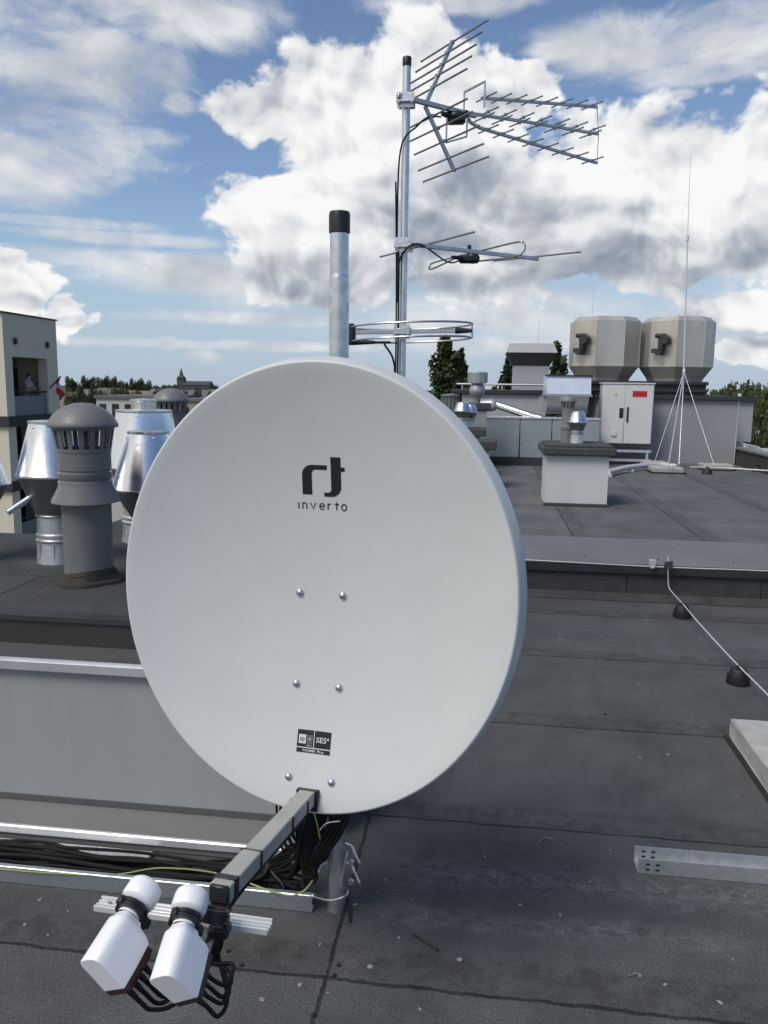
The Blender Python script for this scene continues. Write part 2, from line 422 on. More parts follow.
# ------------------------------------------------------------------ low parapet between near and far roof
T = thing('low_parapet', 'dark felt faced low parapet with grey sheet metal top, crossing the roof behind the dish', 'wall', (2.5, 5.8, 0))
b = MB()
xs = [-.48, 1.04, 1.97, 3.0, 4.0, 5.0, 6.0, 9]
for a, c in zip(xs, xs[1:]): b.span((a+.002, 5.80, .0), (c-.002, 5.84, .225), bev=.002)
ob('felt_face', b, M_feltface, T)
b = MB(); b.prism([(5.79, 0.001), (5.74, .004), (5.796, .05)], -.48, 9); ob('fillet', b, M_feltface, T)
b = MB(); b.prism([(5.77, .258), (5.765, .272), (5.775, .279), (6.20, FR+.018), (6.21, FR+.006), (6.20, .232)], -.5, 9); ob('cap_flashing', b, M_flash, T)
for k in range(11):
    for (yy, zz) in ((5.85, .298), (6.12, .358)):
        b = MB(); b.sphere((-.3+k*.52+(.2 if yy > 6 else 0), yy, zz-.001), .008, (1, 1, .6), 8); ob('rivet', b, M_black, T)
b = MB(); b.span((-.48, 5.775, .2), (9, 5.80, .257)); ob('painted_shadow_strip', b, M_fascia, T)  # dark band put in as the shade under the cap flashing

# ------------------------------------------------------------------ satellite dish
DA, DE = radians(6.758), radians(2.6)
DC = P(309.98, 593.72, dep=1.82)
Dn = V((-sin(DA)*cos(DE), -cos(DA)*cos(DE), sin(DE)))
Dh = V((cos(DA), -sin(DA), 0)); Dv = Dh.cross(Dn)*-1
if Dv.z < 0: Dv = -Dv
RW, RH, DD = .4680, .5215, .083
def D3(u, v, off=0.0):
    w = -DD*(1-(u/RW)**2-(v/RH)**2)
    g = V((-2*DD*u/RW**2, -2*DD*v/RH**2, 1)).normalized()
    return DC+Dh*(u+g.x*off)+Dv*(v+g.y*off)+Dn*(w+g.z*off)
def DW(u, v, w): return DC+Dh*u+Dv*v+Dn*w
T = dishT = thing('satellite_dish', 'large pale grey satellite dish with a black rt mark, clamped to the thick pole', 'satellite dish', (DC.x, DC.y+.25, .5))
b = MB(); N = 144; rings = []
prof = [(k/22, None) for k in range(1, 23)]
def ringpts(kind, k):
    out = []
    for i in range(N):
        a = 2*pi*i/N; cu, sv = cos(a), sin(a)
        if kind == 's': out.append(D3(RW*k*cu, RH*k*sv))
        else: out.append(DW((RW+k[0])*cu, (RH+k[0])*sv, k[1]))
    return [b.b.verts.new(p) for p in out]
seq = [('s', k/22) for k in range(1, 23)]
seq += [('l', q) for q in ((.0025, .0004), (.005, -.0012), (.008, -.006), (.0185, -.050), (.0192, -.054), (.0182, -.055), (.0165, -.051))]
for kd, k in seq: rings.append(ringpts(kd, k))
back = [ringpts('l', (.003, -.006))]+[None]
c0 = b.b.verts.new(D3(0, 0))
for i in range(N): b.b.faces.new((c0, rings[0][i], rings[0][(i+1) % N]))
for A, B_ in zip(rings, rings[1:]):
    for i in range(N): b.b.faces.new((A[i], B_[i], B_[(i+1) % N], A[(i+1) % N]))
rings2 = [rings[-1], back[0]]
for k in (20, 16, 11, 6, 2):
    k = k/22; rr = []
    for i in range(N):
        a = 2*pi*i/N; rr.append(b.b.verts.new(D3(RW*k*cos(a), RH*k*sin(a), -.0035)))
    rings2.append(rr)
for A, B_ in zip(rings2, rings2[1:]):
    for i in range(N): b.b.faces.new((A[i], B_[i], B_[(i+1) % N], A[(i+1) % N]))
c1 = b.b.verts.new(D3(0, 0, -.0035))
for i in range(N): b.b.faces.new((rings2[-1][i], c1, rings2[-1][(i+1) % N]))
refl = ob('reflector', b, M_dish, T, smooth=50)

def inv(px, py):
    """dish coordinates of a point seen on the reflector"""
    u = v = 0.0
    def pr(p):
        d = p-EYE; z = d.dot(Fv); return (384+FPX*d.dot(Rv)/z, 512-FPX*d.dot(Uv)/z)
    for _ in range(12):
        a = pr(D3(u, v)); e = 1e-3; au = pr(D3(u+e, v)); av = pr(D3(u, v+e))
        j = ((au[0]-a[0])/e, (av[0]-a[0])/e, (au[1]-a[1])/e, (av[1]-a[1])/e)
        dt = j[0]*j[3]-j[1]*j[2]; rx, ry = px-a[0], py-a[1]
        u += (j[3]*rx-j[1]*ry)/dt; v += (-j[2]*rx+j[0]*ry)/dt
    return u, v
def decal(name, polys, m, parent, off=.0008):
    """polys: lists of (u,v) outlines laid on the reflector"""
    b = MB()
    for poly in polys:
        t = bmesh.new()
        f = t.faces.new([t.verts.new((p[0], p[1], 0)) for p in poly])
        bmesh.ops.triangulate(t, faces=t.faces[:])
        for _ in range(3):
            long = [e for e in t.edges if e.calc_length() > .012]
            if long: bmesh.ops.subdivide_edges(t, edges=long, cuts=1)
        for v in t.verts: v.co = D3(v.co.x, v.co.y, off)
        b._take(t)
    for f in b.b.faces:
        f.normal_update()
        if f.normal.dot(Dn) < 0: f.normal_flip()
    return ob(name, b, m, parent, smooth=0, normals=False)
def arc(cx, cy, rx, ry, a0, a1, n=10): return [(cx+rx*cos(radians(a0+(a1-a0)*i/n)), cy+ry*sin(radians(a0+(a1-a0)*i/n))) for i in range(n+1)]
lu, lv = inv(323.5, 477.5)
k = 2.68e-4*1.0
def L(p): return (lu+(p[0]-377)*k, lv-(p[1]-318)*k)
rpoly = [(182, 472), (182, 290)]+arc(272, 302, 90, 92, 180, 270)[1:]+[(410, 210), (410, 250), (308, 250)]+arc(308, 288, 38, 38, 270, 180)[1:]+[(270, 472)]
tpoly = [(446, 137), (537, 137), (537, 224), (573, 224), (573, 260), (537, 260), (537, 395)]+arc(447, 395, 90, 90, 0, 90)[1:]+[(380, 485), (380, 450), (415, 450)]+arc(415, 418, 31, 32, 90, 0)[1:]
logo = decal('logo', [[L(p) for p in rpoly], [L(p) for p in tpoly]], M_ink, refl)
# monoline word below the mark, one stroke outline per glyph
def stroke(pts, w):
    out_l, out_r = [], []
    for i, p in enumerate(pts):
        a = pts[max(0, i-1)]; c = pts[min(len(pts)-1, i+1)]
        dx, dy = c[0]-a[0], c[1]-a[1]; l = math.hypot(dx, dy)
        nx, ny = -dy/l*w/2, dx/l*w/2
        out_l.append((p[0]+nx, p[1]+ny)); out_r.append((p[0]-nx, p[1]-ny))
    quads = []
    for i in range(len(pts)-1): quads.append([out_l[i], out_l[i+1], out_r[i+1], out_r[i]])
    return quads
w = 10.5; W = []
def g(dx, dy, *strokes):
    for s_ in strokes: W.extend(stroke([(p[0]+dx, p[1]+dy) for p in s_], w))
# baseline y 590, x-height 540 (tilt of the photo comes from the dish)
g(143, 563, [(0, -25), (0, 30)])
g(180, 563, [(0, 30), (0, -25)], [(0, -6)]+arc(18, -4, 18, 19, 200, 340, 8)+[(36, 0), (36, 30)])
g(252, 563, [(0, -25), (23, 28), (46, -25)])
g(335, 563, [(2, 3), (44, 3)], arc(23, 3, 22, 26, 0, -320, 16))
g(412, 563, [(0, 30), (0, -25)], [(0, -2)]+arc(20, -2, 20, 20, 190, 290, 6))
g(482, 563, [(10, -40), (10, 30)], [(-8, -20), (30, -20)])
g(538, 563, arc(22, 3, 22, 27, 0, 362, 18))
word = decal('lettering', [[(lu+(p[0]-377)*k, lv-(p[1]-310)*k) for p in q] for q in W], M_ink, refl)

# sticker
su, sv = inv(314, 742)
SW, SH = .0845, .052
def rect(x0, y0, x1, y1): return [(su+x0*SW/2, sv+y0*SH/2), (su+x1*SW/2, sv+y0*SH/2), (su+x1*SW/2, sv+y1*SH/2), (su+x0*SW/2, sv+y1*SH/2)]
stick = decal('sticker', [rect(-1, -1, 1, 1)], M_ink, refl, .0006)
def rot2(p, a=radians(0)): return p
decal('sticker_lines', [rect(-1, -.60, 1, -.52), rect(-.02, -.52, .02, 1)], M_whiteink, stick, .0011)
decal('sticker_patch', [rect(-.90, -.22, -.48, .58)], M_whiteink, stick, .0011)
decal('sticker_shade', [rect(-.44, -.22, -.08, .58)], M_greyink, stick, .0010)
def textpolys(s, x0, y0, h, width, shear=0):
    cu = bpy.data.curves.new('txt', 'FONT'); cu.body = s; cu.size = 1; cu.resolution_u = 3; cu.shear = shear; cu.offset = .012
    o = bpy.data.objects.new('txt', cu); col.objects.link(o)
    dg = bpy.context.evaluated_depsgraph_get(); me = bpy.data.meshes.new_from_object(o.evaluated_get(dg))
    xs_ = [v.co.x for v in me.vertices]; ys_ = [v.co.y for v in me.vertices]
    mx, Mx, my, My = min(xs_), max(xs_), min(ys_), max(ys_)
    polys = [[(x0+(me.vertices[i].co.x-mx)/(Mx-mx)*width, y0+(me.vertices[i].co.y-my)/(My-my)*h) for i in p.vertices] for p in me.polygons]
    bpy.data.objects.remove(o); bpy.data.curves.remove(cu); bpy.data.meshes.remove(me)
    return polys
def st(s, x0, y0, x1, y1, **k_): return textpolys(s, su+x0*SW/2, sv+y0*SH/2, (y1-y0)*SH/2, (x1-x0)*SW/2, **k_)
decal('sticker_text', st('SES', .12, -.02, .74, .46, shear=.1)+[[(su+SW/2*x, sv+SH/2*y) for x, y in ((.76, .26), (.90, .26), (.83, .50))]]+st('HOME', -.62, -.90, .12, -.68)+st('Pro', .24, -.92, .62, -.68), M_whiteink, stick, .0012)
decal('sticker_small_text', st('HD', -.82, -.02, -.56, .32), M_ink, stick, .0017)
decal('sticker_tick', st('+', -.34, .10, -.18, .34)+st('HDTV', -.42, -.42, -.1, -.3), M_whiteink, stick, .0016)
for (u, v) in ((-.054, -.0174), (.054, -.0174), (-.054, -.2377), (.054, -.2377), (-.0538, -.4537), (.0538, -.4537)):
    c = D3(u, v, .001); b = MB(); b.lathe([(.0095, 0), (.0095, .0012), (.0075, .0042), (.004, .0060), (.0001, .0066)], c, Dn, 16); ob('bolt', b, M_bolt, refl)

# mount behind the reflector
PX, PY, PT = -.390, 2.076, 1.94
b = MB()
b.span((PX-.075, 1.84, .80), (PX-.069, 2.04, 1.06)); b.span((PX+.069, 1.84, .80), (PX+.075, 2.04, 1.06)); b.span((PX-.075, 1.834, .78), (PX+.075, 1.840, 1.08), bev=.002)
b.span((PX-.09, 2.02, .84), (PX+.09, 2.046, .88), bev=.003); b.span((PX-.09, 2.02, .98), (PX+.09, 2.046, 1.02), bev=.003)
for z in (.86, 1.0): b.span((PX-.09, 2.106, z-.015), (PX+.09, 2.125, z+.015), bev=.003)
for z in (.86, 1.0):
    for s in (-1, 1): b.cyl((PX+s*.06, 2.0, z), (PX+s*.06, 2.15, z), .004, n=8)
ob('mount_bracket', b, M_galv, T)

# feed arm
A0 = D3(*inv(308, 799)); A0 = A0+Dn*.0
fwd = V((-sin(DA), -cos(DA), 0))
A1 = V((A0.x+fwd.x*.470, A0.y+fwd.y*.470, .602))
b = MB(); b.bar(A0-fwd*.05, A1, .040, .034, bev=.0025)
arm = ob('feed_arm', b, M_arm, T)
b = MB(); ad = (A1-A0).normalized(); side = ad.cross(V((0, 0, 1))).normalized(); aup = side.cross(ad)
if aup.z < 0: aup = -aup
# socket collar
def frame_ring(b, t0, t1, gw, gh, th=.004):
    c = A0+ad*((t0+t1)/2)
    for s in (-1, 1):
        b.bar(A0+ad*t0+side*s*gw/2, A0+ad*t1+side*s*gw/2, th, gh+th, bev=.0008)
        b.bar(A0+ad*t0+aup*s*gh/2, A0+ad*t1+aup*s*gh/2, gw+th, th, bev=.0008)
frame_ring(b, -.02, .012, .046, .040, .007)
ob('arm_socket', b, M_black, T)
for t0 in (.058, .155, .33):
    b = MB(); frame_ring(b, t0, t0+.005, .0425, .0365, .0035)
    b.box(A0+ad*(t0+.0025)+side*.023-aup*.012, (.008, .006, .008)); ob('cable_tie', b, M_black, arm)
b = MB(); frame_ring(b, .440, .456, .041, .035, .004); b.box(A1-aup*.034, (.036, .04, .03), bev=.004); b.bar(A1-ad*.004, A1+ad*.006, .038, .032, bev=.003); ob('arm_end_clamp', b, M_black, T)
# black holder ring at the end of the arm
RC = P(213, 915, dep=depth(A1)-.11)
Ax = V((.10, .80, .55)).normalized()
b = MB()
def ring(b, c, ax, r0, r1, h, n=28):
    b.lathe([(r0, -h/2), (r1, -h/2), (r1, h/2), (r0, h/2), (r0, -h/2)], c, ax, n)
ring(b, RC, V((.10, .45, .80)).normalized(), .0205, .0265, .020)
ring(b, RC, V((.10, .45, .80)).normalized(), .0205, .0285, .006)
b.box(RC+V((.012, -.004, -.022)), (.034, .03, .02), bev=.004)
ob('holder_ring', b, M_black, T)
# multifeed rail
rl0 = P(99, 904, dep=1.34); rl1 = P(270, 929, dep=1.31)
ra, rb = P(98, 905, z=.592), P(270, 929, z=.592)
b = MB(); rd = (rb-ra).normalized(); rs = rd.cross(V((0, 0, 1))).normalized()
for off, w_, h_, dz in ((0, .030, .004, 0), (-.013, .0045, .010, .004), (.013, .0045, .010, .004), (-.004, .003, .007, .004), (.004, .003, .007, .004)):
    b.bar(ra+rs*off+V((0, 0, dz)), rb+rs*off+V((0, 0, dz)), w_, h_, bev=.0006)
for t_ in (.06, .30): b.cyl(ra.lerp(rb, t_)+V((0, 0, -.004)), ra.lerp(rb, t_)+V((0, 0, .012)), .004, n=8)
ob('multifeed_rail', b, M_alu, T)

# LNBs (parts of the dish): local z points at the reflector, local y is the top side
ROLL = -30; SQ = .62
def lnb(tip_px, dep, aim, label=None):
    C0 = P(*tip_px, dep=dep)                       # centre of the cap end
    z = (aim-C0).normalized(); x = z.cross(V((0, 0, 1))).normalized(); y = z.cross(x)*-1
    if y.z < 0: y = -y
    x = y.cross(z); rr_ = radians(ROLL); x, y = x*cos(rr_)+y*sin(rr_), y*cos(rr_)-x*sin(rr_)
    Mx = Matrix.Translation(C0) @ Matrix((x, y, z)).transposed().to_4x4()
    def tr(b): bmesh.ops.transform(b.b, matrix=Mx, verts=b.b.verts); return b
    # body: round top, straight sides, tapering shoulder
    b = MB(); secs = []
    def sec(zz, r, dn, zslope=0.0):
        pts = []
        for i in range(13):
            a = pi*i/12; ca = cos(a); pts.append((r*math.copysign(abs(ca)**SQ, ca), r*abs(sin(a))**SQ*.92))
        pts = pts+[(-r, -dn), (r, -dn)]
        return [b.b.verts.new(V((p[0], p[1], zz+zslope*(.03-p[1])))) for p in pts]
    Ls = [sec(-.056, .0168, .016), sec(-.062, .0185, .019), sec(-.067, .0222, .034), sec(-.072, .0228, .043), sec(-.105, .0228, .045), sec(-.137, .0228, .045, .0), sec(-.1390, .0216, .0438, 0)]
    n = 15
    for v in Ls[-1]+Ls[-2]:
        v.co.z -= .06*max(0, -v.co.y-.012)             # the end face leans in below
    for A, B_ in zip(Ls, Ls[1:]):
        for i in range(n): b.b.faces.new((A[i], B_[i], B_[(i+1) % n], A[(i+1) % n]))
    b.b.faces.new(Ls[0]); b.b.faces.new(Ls[-1][::-1])
    b.lathe([(.0175, -.055), (.0175, -.022)], (0, 0, 0), (0, 0, 1), 28)
    body = ob('lnb', tr(b), M_lnb, T, smooth=45)
    b = MB(); b.lathe([(.0001, .0065), (.012, .006), (.0215, .0035), (.0262, -.001), (.0275, -.006), (.0278, -.024), (.0262, -.0265), (.0262, -.029), (.0205, -.033), (.0170, -.034)], (0, 0, 0), (0, 0, 1), 36)
    ob('feed_cap', tr(b), M_lnb, body)
    b = MB()
    for hh in (-.040, -.048): ring(b, V((0, 0, hh)), V((0, 0, 1)), .0178, .0245, .0062)
    ring(b, V((0, 0, -.044)), V((0, 0, 1)), .0178, .0225, .012)
    b.box((0, .0255, -.044), (.012, .008, .014), bev=.002); b.box((0, -.028, -.044), (.020, .018, .016), bev=.003)
    ob('holder_clamp', tr(b), M_black, body)
    b = MB(); b.box((0, -.0500, -.107), (.0450, .013, .068), bev=.002); b.box((0, -.0580, -.107), (.037, .006, .060), bev=.002)
    cb = ob('connector_block', tr(b), M_lnbdark, body)
    outs = []
    for i in range(4):
        zz = -.086-.0130*i
        b = MB(); b.cyl((.004, -.058, zz), (.004, -.078, zz), .0050, n=6); b.cyl((.004, -.078, zz), (.004, -.085, zz), .0042, n=10)
        ob('connector', tr(b), M_bolt if i < 0 else M_black, cb)
        outs.append((Mx @ V((.004, -.083, zz)), (Mx.to_3x3() @ V((0, -1, 0)))))
    return outs, body
aimp = D3(.0, -.02)
outs1, l1 = lnb((147, 886), 1.262, D3(.0, -.05), None)
outs2, l2 = lnb((193, 894), 1.262, D3(-.10, -.02), None)
# coax from each converter up to the arm
def coax(name, pts, r, label, group=None, m=None):
    b = MB(); b.tube(pts, r, 8); return solo(name, b, m or M_coax, label, 'cable', group, base=None)
J = P(209, 930, dep=depth(A1)+.03)
for q, (outs, nm) in enumerate(((outs1, 'left'), (outs2, 'right'))):
    for i, (p, d) in enumerate(outs):
        w1_ = p+d*(.024-.002*i+random.uniform(-.004, .008))+V((.014, .004, -.004-.003*i+random.uniform(-.006, .006))); w2_ = p+d*.010+V((.034+.004*i, .035, -.012-.004*i)) if q == 0 else p+d*.006+V((.022, .040, -.006-.004*i))
        j1 = J+V((.012-.004*i, .0+.006*i, -.10-.01*i)); j2 = J+V((.004*i-.004, .008*i, -.02))
        pts = [p, p+d*.012, w1_, w2_, P(212+2.0*i, 962-3*i, dep=1.30+.006*i), P(216+1.5*i, 935, dep=1.31+.005*i), j2, A1-aup*.03-ad*(.08+.02*i)+side*(.006*i-.01), A1-aup*.027-ad*.25+side*(.006*i-.01), A0+ad*.03-aup*.028+side*(.006*i-.01)]
        coax('coax_cable', pts, .0034, 'black coaxial cable looping from the %s white converter back along the dish arm' % nm, 'coaxial cables of the %s converter' % nm)

# ------------------------------------------------------------------ thick mounting pole
T = thing('mounting_pole', 'thick galvanised pole with black end cap, standing behind and above the dish', 'pole', (PX, PY, 0))
b = MB(); b.cyl((PX, PY, 0), (PX, PY, 1.775), .0255, n=36); b.lathe([(.0255, 1.775), (.0240, 1.785)], (PX, PY, 0), n=36); b.cyl((PX, PY, 1.785), (PX, PY, 1.90), .0240, n=36); ob('tube', b, M_tube, T)
b = MB(); b.lathe([(.0245, 1.885), (.0270, 1.887), (.0272, 1.93), (.025, 1.938), (.001, 1.940)], (PX, PY, 0), n=36); ob('end_cap', b, M_black, T)
for (zz) in (.175, .115):
    b = MB(); b.tube([(PX+.075, PY-.045, zz), (PX+.05, PY+.01, zz), (PX+.036, PY+.040, zz), (PX, PY+.052, zz), (PX-.036, PY+.040, zz), (PX-.05, PY+.01, zz), (PX-.05, PY-.05, zz)], .004, 8)
    for s in (-1, 1): b.cyl((PX+s*.05, PY-.046, zz), (PX+s*.05, PY-.036, zz), .009, n=6)
    ob('u_bolt', b, M_bolt, T)
b = MB(); b.bar((PX+.020, PY-.030, .10), (PX+.036, PY-.034, .195), .034, .005, up=(1, 0, 0), bev=.001); ob('clamp_plate', b, M_galv, T)

# ------------------------------------------------------------------ trough rail, cables, wires
b = MB(); RX1 = -.455
b.prism([(2.045, .002), (2.045, .052), (2.047, .054), (2.060, .054), (2.060, .0515), (2.0475, .0515), (2.0475, .0045), (2.075, .0045), (2.075, .002)], -9, RX1)
solo('galvanised_rail', b, M_galvl, 'long galvanised rail lying on the roof in front of the cables and the clad wall', 'rail')
b = MB()
b.prism([(2.20, .002), (2.20, .018), (2.24, .018), (2.24, .002)], -9, -1.02)
solo('thin_metal_strip', b, M_galv, 'thin galvanised strip lying behind the black cables at the foot of the clad wall', 'metal strip')
lab = 'black cable lying in the bundle between the galvanised rail and the clad wall'
for i in range(17):
    y0 = 2.075+.012*(i % 9)+random.uniform(-.004, .004); z0 = .008+.011*(i//4)+random.uniform(0, .006)
    pts = [(-3.2, y0, z0)]; x = -3.2
    while x < -.74:
        x += random.uniform(.16, .30); pts.append((x, max(2.068, min(2.225, y0+random.uniform(-.022, .028))), z0+random.uniform(-.001, .012)))
    a = random.uniform(0, 6.28)
    pts += [(-.60, 2.13, .035+.004*i), (-.53+.006*(i % 4), 2.11, .07+.006*i), (-.495+.009*(i % 6), 2.06+.012*(i % 3), .20), (-.490+.009*(i % 6), 2.04+.012*(i % 4), .34), (-.47+.006*(i % 6), 2.02, .52), (-.43, 2.0, .72)]
    coax('black_cable', pts, .0052 if i % 3 else .0066, lab, 'cables in the trough')
# spare loops hanging behind the foot of the dish
for i in range(12):
    cx_, cz_ = -.505+.018*(i % 5), .27+.018*(i % 4); rr = .046+.005*i
    pts = [(-.42+.004*i, 2.0, .60)]
    for k_ in range(0, 11):
        a = radians(50+36*k_*(1 if i % 2 else -1)); pts.append((cx_+rr*.62*cos(a), 2.0+.008*i+.01*sin(a*.5), cz_+rr*1.5*sin(a)))
    pts.append((-.44+.006*i, 2.03, .62))
    coax('looped_cable', pts, .0034, 'spare black cable coiled in a loop below the dish beside the pole', 'coiled spare cables')
for i in range(7):
    coax('drooping_cable', [(-.41+.006*i, 2.0, .60), (-.425+.007*i, 2.0, .46), (-.455+.006*i, 2.0+.003*i, .34-.01*i), (-.480+.005*i, 2.01, .22-.01*i), (-.475, 2.03, .12), (-.50, 2.08, .05), (-.6, 2.12, .045)], .0058, 'black cable hanging from behind the dish down past the thick pole', 'cables hanging by the pole')
pts = [P(0, 869, z=.045), P(50, 873, z=.05), P(112, 875, z=.05), P(161, 868, z=.06), P(221, 874, z=.05), P(274, 892, z=.06), P(298, 894, z=.08), P(314, 878, y=2.02), P(321, 850, y=2.0), P(318, 828, y=1.99)]
b = MB(); b.tube([P(-40, 866, z=.04)]+pts+[P(312, 805, y=1.97)], .0022, 8)
solo('earth_wire', b, M_earth, 'thin yellow and green earth wire running over the black cables to the pole', 'wire')
b = MB(); b.tube([P(313, 896, z=.05), P(330, 900, y=2.02), P(345, 896, y=2.02), P(348, 890, y=2.06), P(344, 887, y=2.12)], .0035, 8); b.sphere(P(313, 896, z=.052), .008)
solo('tie_wire', b, M_bolt, 'short bright wire hooked round the foot of the thick pole', 'wire')
b = MB(); b.tube([P(320, 830, y=1.98), P(327, 823, y=1.98), P(340, 821, y=1.98)], .0025, 6)
solo('wire_end', b, M_bolt, 'bright bare wire end sticking out below the rim of the dish', 'wire')

for i in range(4):
    coax('thick_cable', [P(350-3*i, 795, y=2.0), P(348-4*i, 815, y=1.985), P(338-5*i, 838, y=1.98+.005*i), P(322-3*i, 858, y=1.99), P(310+2*i, 880, y=2.03), P(296, 884, y=2.10)], .0062, 'thick black cable crossing in front of the pole just below the dish rim', 'thick cables crossing the pole')
# ------------------------------------------------------------------ things lying on the near roof
T = thing('concrete_block', 'pale weathered concrete paving slab on a rubber mat at the right edge', 'slab', (1.32, 3.2, 0))
b = MB(); b.box((1.315, 3.16, .050), (.44, .60, .088), bev=.006, seg=2)
t = b.b
bmesh.ops.subdivide_edges(t, edges=t.edges[:], cuts=3, use_grid_fill=True)
for v in t.verts: v.co += V((random.uniform(-1, 1), random.uniform(-1, 1), random.uniform(-1, 1)))*.0022
ob('slab', b, M_conc, T, smooth=60)
b = MB(); b.box((1.31, 3.16, .005), (.47, .64, .008), bev=.002); ob('rubber_mat', b, M_mat, T)

b = MB(); y0, y1, h, th = 2.383, 2.457, .050, .003
xa, xb = .516, 2.4
b.span((xa, y0, .003), (xb, y0+th, h)); b.span((xa, y1-th, .003), (xb, y1, h)); b.span((xa, y0+.0005, .001), (xb, y1-.0005, .004))
T = thing('steel_channel', 'galvanised steel channel with oblong holes lying on the roof at lower right', 'steel channel', (1.4, 2.42, 0))
ob('profile', b, M_galv, T, smooth=0)
b = MB()
for xx in (.545, .575):
    for zz in (.016, .034): 
        b.box((xx, y0-.0006, zz), (.013, .001, .006), bev=.0004)
        b.box((xx, y1-th-.0006, zz), (.013, .001, .006), bev=.0004)
ob('holes', b, M_ink, T, smooth=0)

# lightning protection wire
def wirefoot(p, label):
    T = thing('wire_holder', label, 'wire holder', (p.x, p.y, 0), group='black wire holders on the near roof')
    b = MB(); b.lathe([(.058, .0), (.060, .006), (.043, .070), (.036, .080), (.001, .081)], (0, 0, 0), n=20)
    for a in range(12): b.box((.052*cos(a*pi/6), .052*sin(a*pi/6), .022), (.008, .008, .044))
    ob('base', b, M_rub, T, local=True)
    b = MB(); b.box((0, 0, .086), (.02, .02, .022), bev=.003); b.box((.018, 0, .075), (.012, .03, .02), bev=.002); ob('clip', b, M_black, T, local=True)
    return T
f1 = V((1.34, 5.40, 0)); f2 = V((1.34, 4.17, 0))
wirefoot(f1, 'black plastic wire holder close to the low parapet'); wirefoot(f2, 'black plastic wire holder farther from the low parapet, nearer the slab')
b = MB()
wz = .235
b.tube([P(668, 556, y=5.74), P(668, 566, y=5.735), P(668.5, 585, y=5.735), P(672, 592, y=5.68), f1+V((0, 0, .092)), f1+V((.0, -.4, .085)), f2+V((0, .3, .087)), f2+V((0, 0, .092)), f2+V((.02, -.35, .085)), (1.37, 3.2, .09), (1.4, 2.8, .09)], .0042, 8)
solo('earthing_wire', b, M_wire, 'pale aluminium wire bending down from the parapet and across the two black holders', 'wire')
b = MB(); pl = P(528, 560, y=5.735); pm = P(640, 566, y=5.735); p2 = P(768, 571, y=5.735)
b.tube([(-.5, 5.735, pl.z+.004), pl, pm, P(700, 568.5, y=5.735), p2, (4, 5.735, p2.z-.006), (6, 5.735, p2.z)], .0042, 8)
solo('parapet_wire', b, M_wire, 'pale aluminium wire clipped along the dark face of the low parapet', 'wire')
c = P(652.5, 563, y=5.74); b = MB(); b.box(c, (.045, .03, .05), bev=.002); b.box(c+V((0, -.012, -.03)), (.03, .012, .012), bev=.002)
solo('wire_clip', b, mat('clip_zinc', (.62, .63, .62), .45, .5), 'small bright zinc clip fixing the wire under the parapet edge', 'clip')
c = P(668.5, 565, y=5.73); b = MB(); b.box(c, (.058, .014, .055), bev=.003)
for s in (-1, 1):
    for q in (-1, 1): b.cyl(c+V((s*.02, -.014, q*.018)), c+V((s*.02, .004, q*.018)), .007, n=6)
solo('cross_clamp', b, M_black if False else galv('dark_zinc', (.12, .12, .12), .5), 'dark square cross clamp joining the two wires at the parapet', 'clamp')

# mortar chips
chips = [(632, 904), (330, 0)]
pts = [(68+0, 911), (92, 957), (86, 962), (25, 925), (40, 900), (300, 985), (355, 905), (385, 880), (590, 882), (610, 850), (700, 640), (560, 640), (600, 660), (720, 1003), (460, 960), (110, 868+40), (320, 945), (370, 967), (399, 938), (412, 900), (485, 857), (640, 976), (665, 985), (745, 896), (328, 993), (48, 935), (640, 758), (668, 755), (638, 684), (560, 915), (733, 960), (420, 1010), (262, 1000), (520, 905)]
for (px, py) in pts:
    p = P(px, py, z=0); b = MB(); s = random.uniform(.0035, .008)
    b.sphere((0, 0, s*.25), s, (random.uniform(.8, 1.4), random.uniform(.5, .9), .28), 6, Matrix.Rotation(random.uniform(0, 3), 3, 'Z'))
    for v in b.b.verts: v.co += V([random.uniform(-1, 1)*s*.18 for _ in range(3)])
    o = solo('mortar_chip', b, M_chip, 'small pale chip of debris lying on the near felt roof', 'debris', 'pale chips scattered on the near roof', smooth=0, base=(0, 0, 0)); o.location = p
for (px, py) in [(241, 966), (228, 952), (334, 976), (338, 966), (313, 1016), (605, 715)]:
    p = P(px, py, z=0); b = MB(); b.sphere((0, 0, .004), .007, (1, .8, .6), 6)
    o = solo('dark_crumb', b, M_rub, 'small black crumb lying on the near felt roof', 'debris', 'black crumbs scattered on the near roof', smooth=0, base=(0, 0, 0)); o.location = p
for i, (q, lb) in enumerate((([(538, 843), (545, 837), (554, 840)], 'short pale offcut of wire curved like a bow near the felt lap'), ([(500, 883), (506, 877), (511, 876)], 'short pale bent offcut of wire on the dusty part of the roof'), ([(628, 976), (636, 973), (641, 975)], 'short pale offcut of wire lying below the steel channel'))):
    b = MB(); b.tube([P(x_, y_, z=.004) for x_, y_ in q], .0012, 6); solo('wire_offcut', b, M_chip, lb, 'wire offcut')
b = MB(); b.tube([P(413, 934, z=.004), P(438, 950, z=.004)], .0035, 6, smooth=False); solo('black_stick', b, M_rub, 'thin straight black stick on the roof right of the dish arm', 'debris')
b = MB(); b.tube([P(347, 898, z=.02), P(350, 922, z=.004)], .0035, 6, smooth=False); solo('black_cable_end', b, M_rub, 'short black cable end leaning at the foot of the thick pole', 'debris')

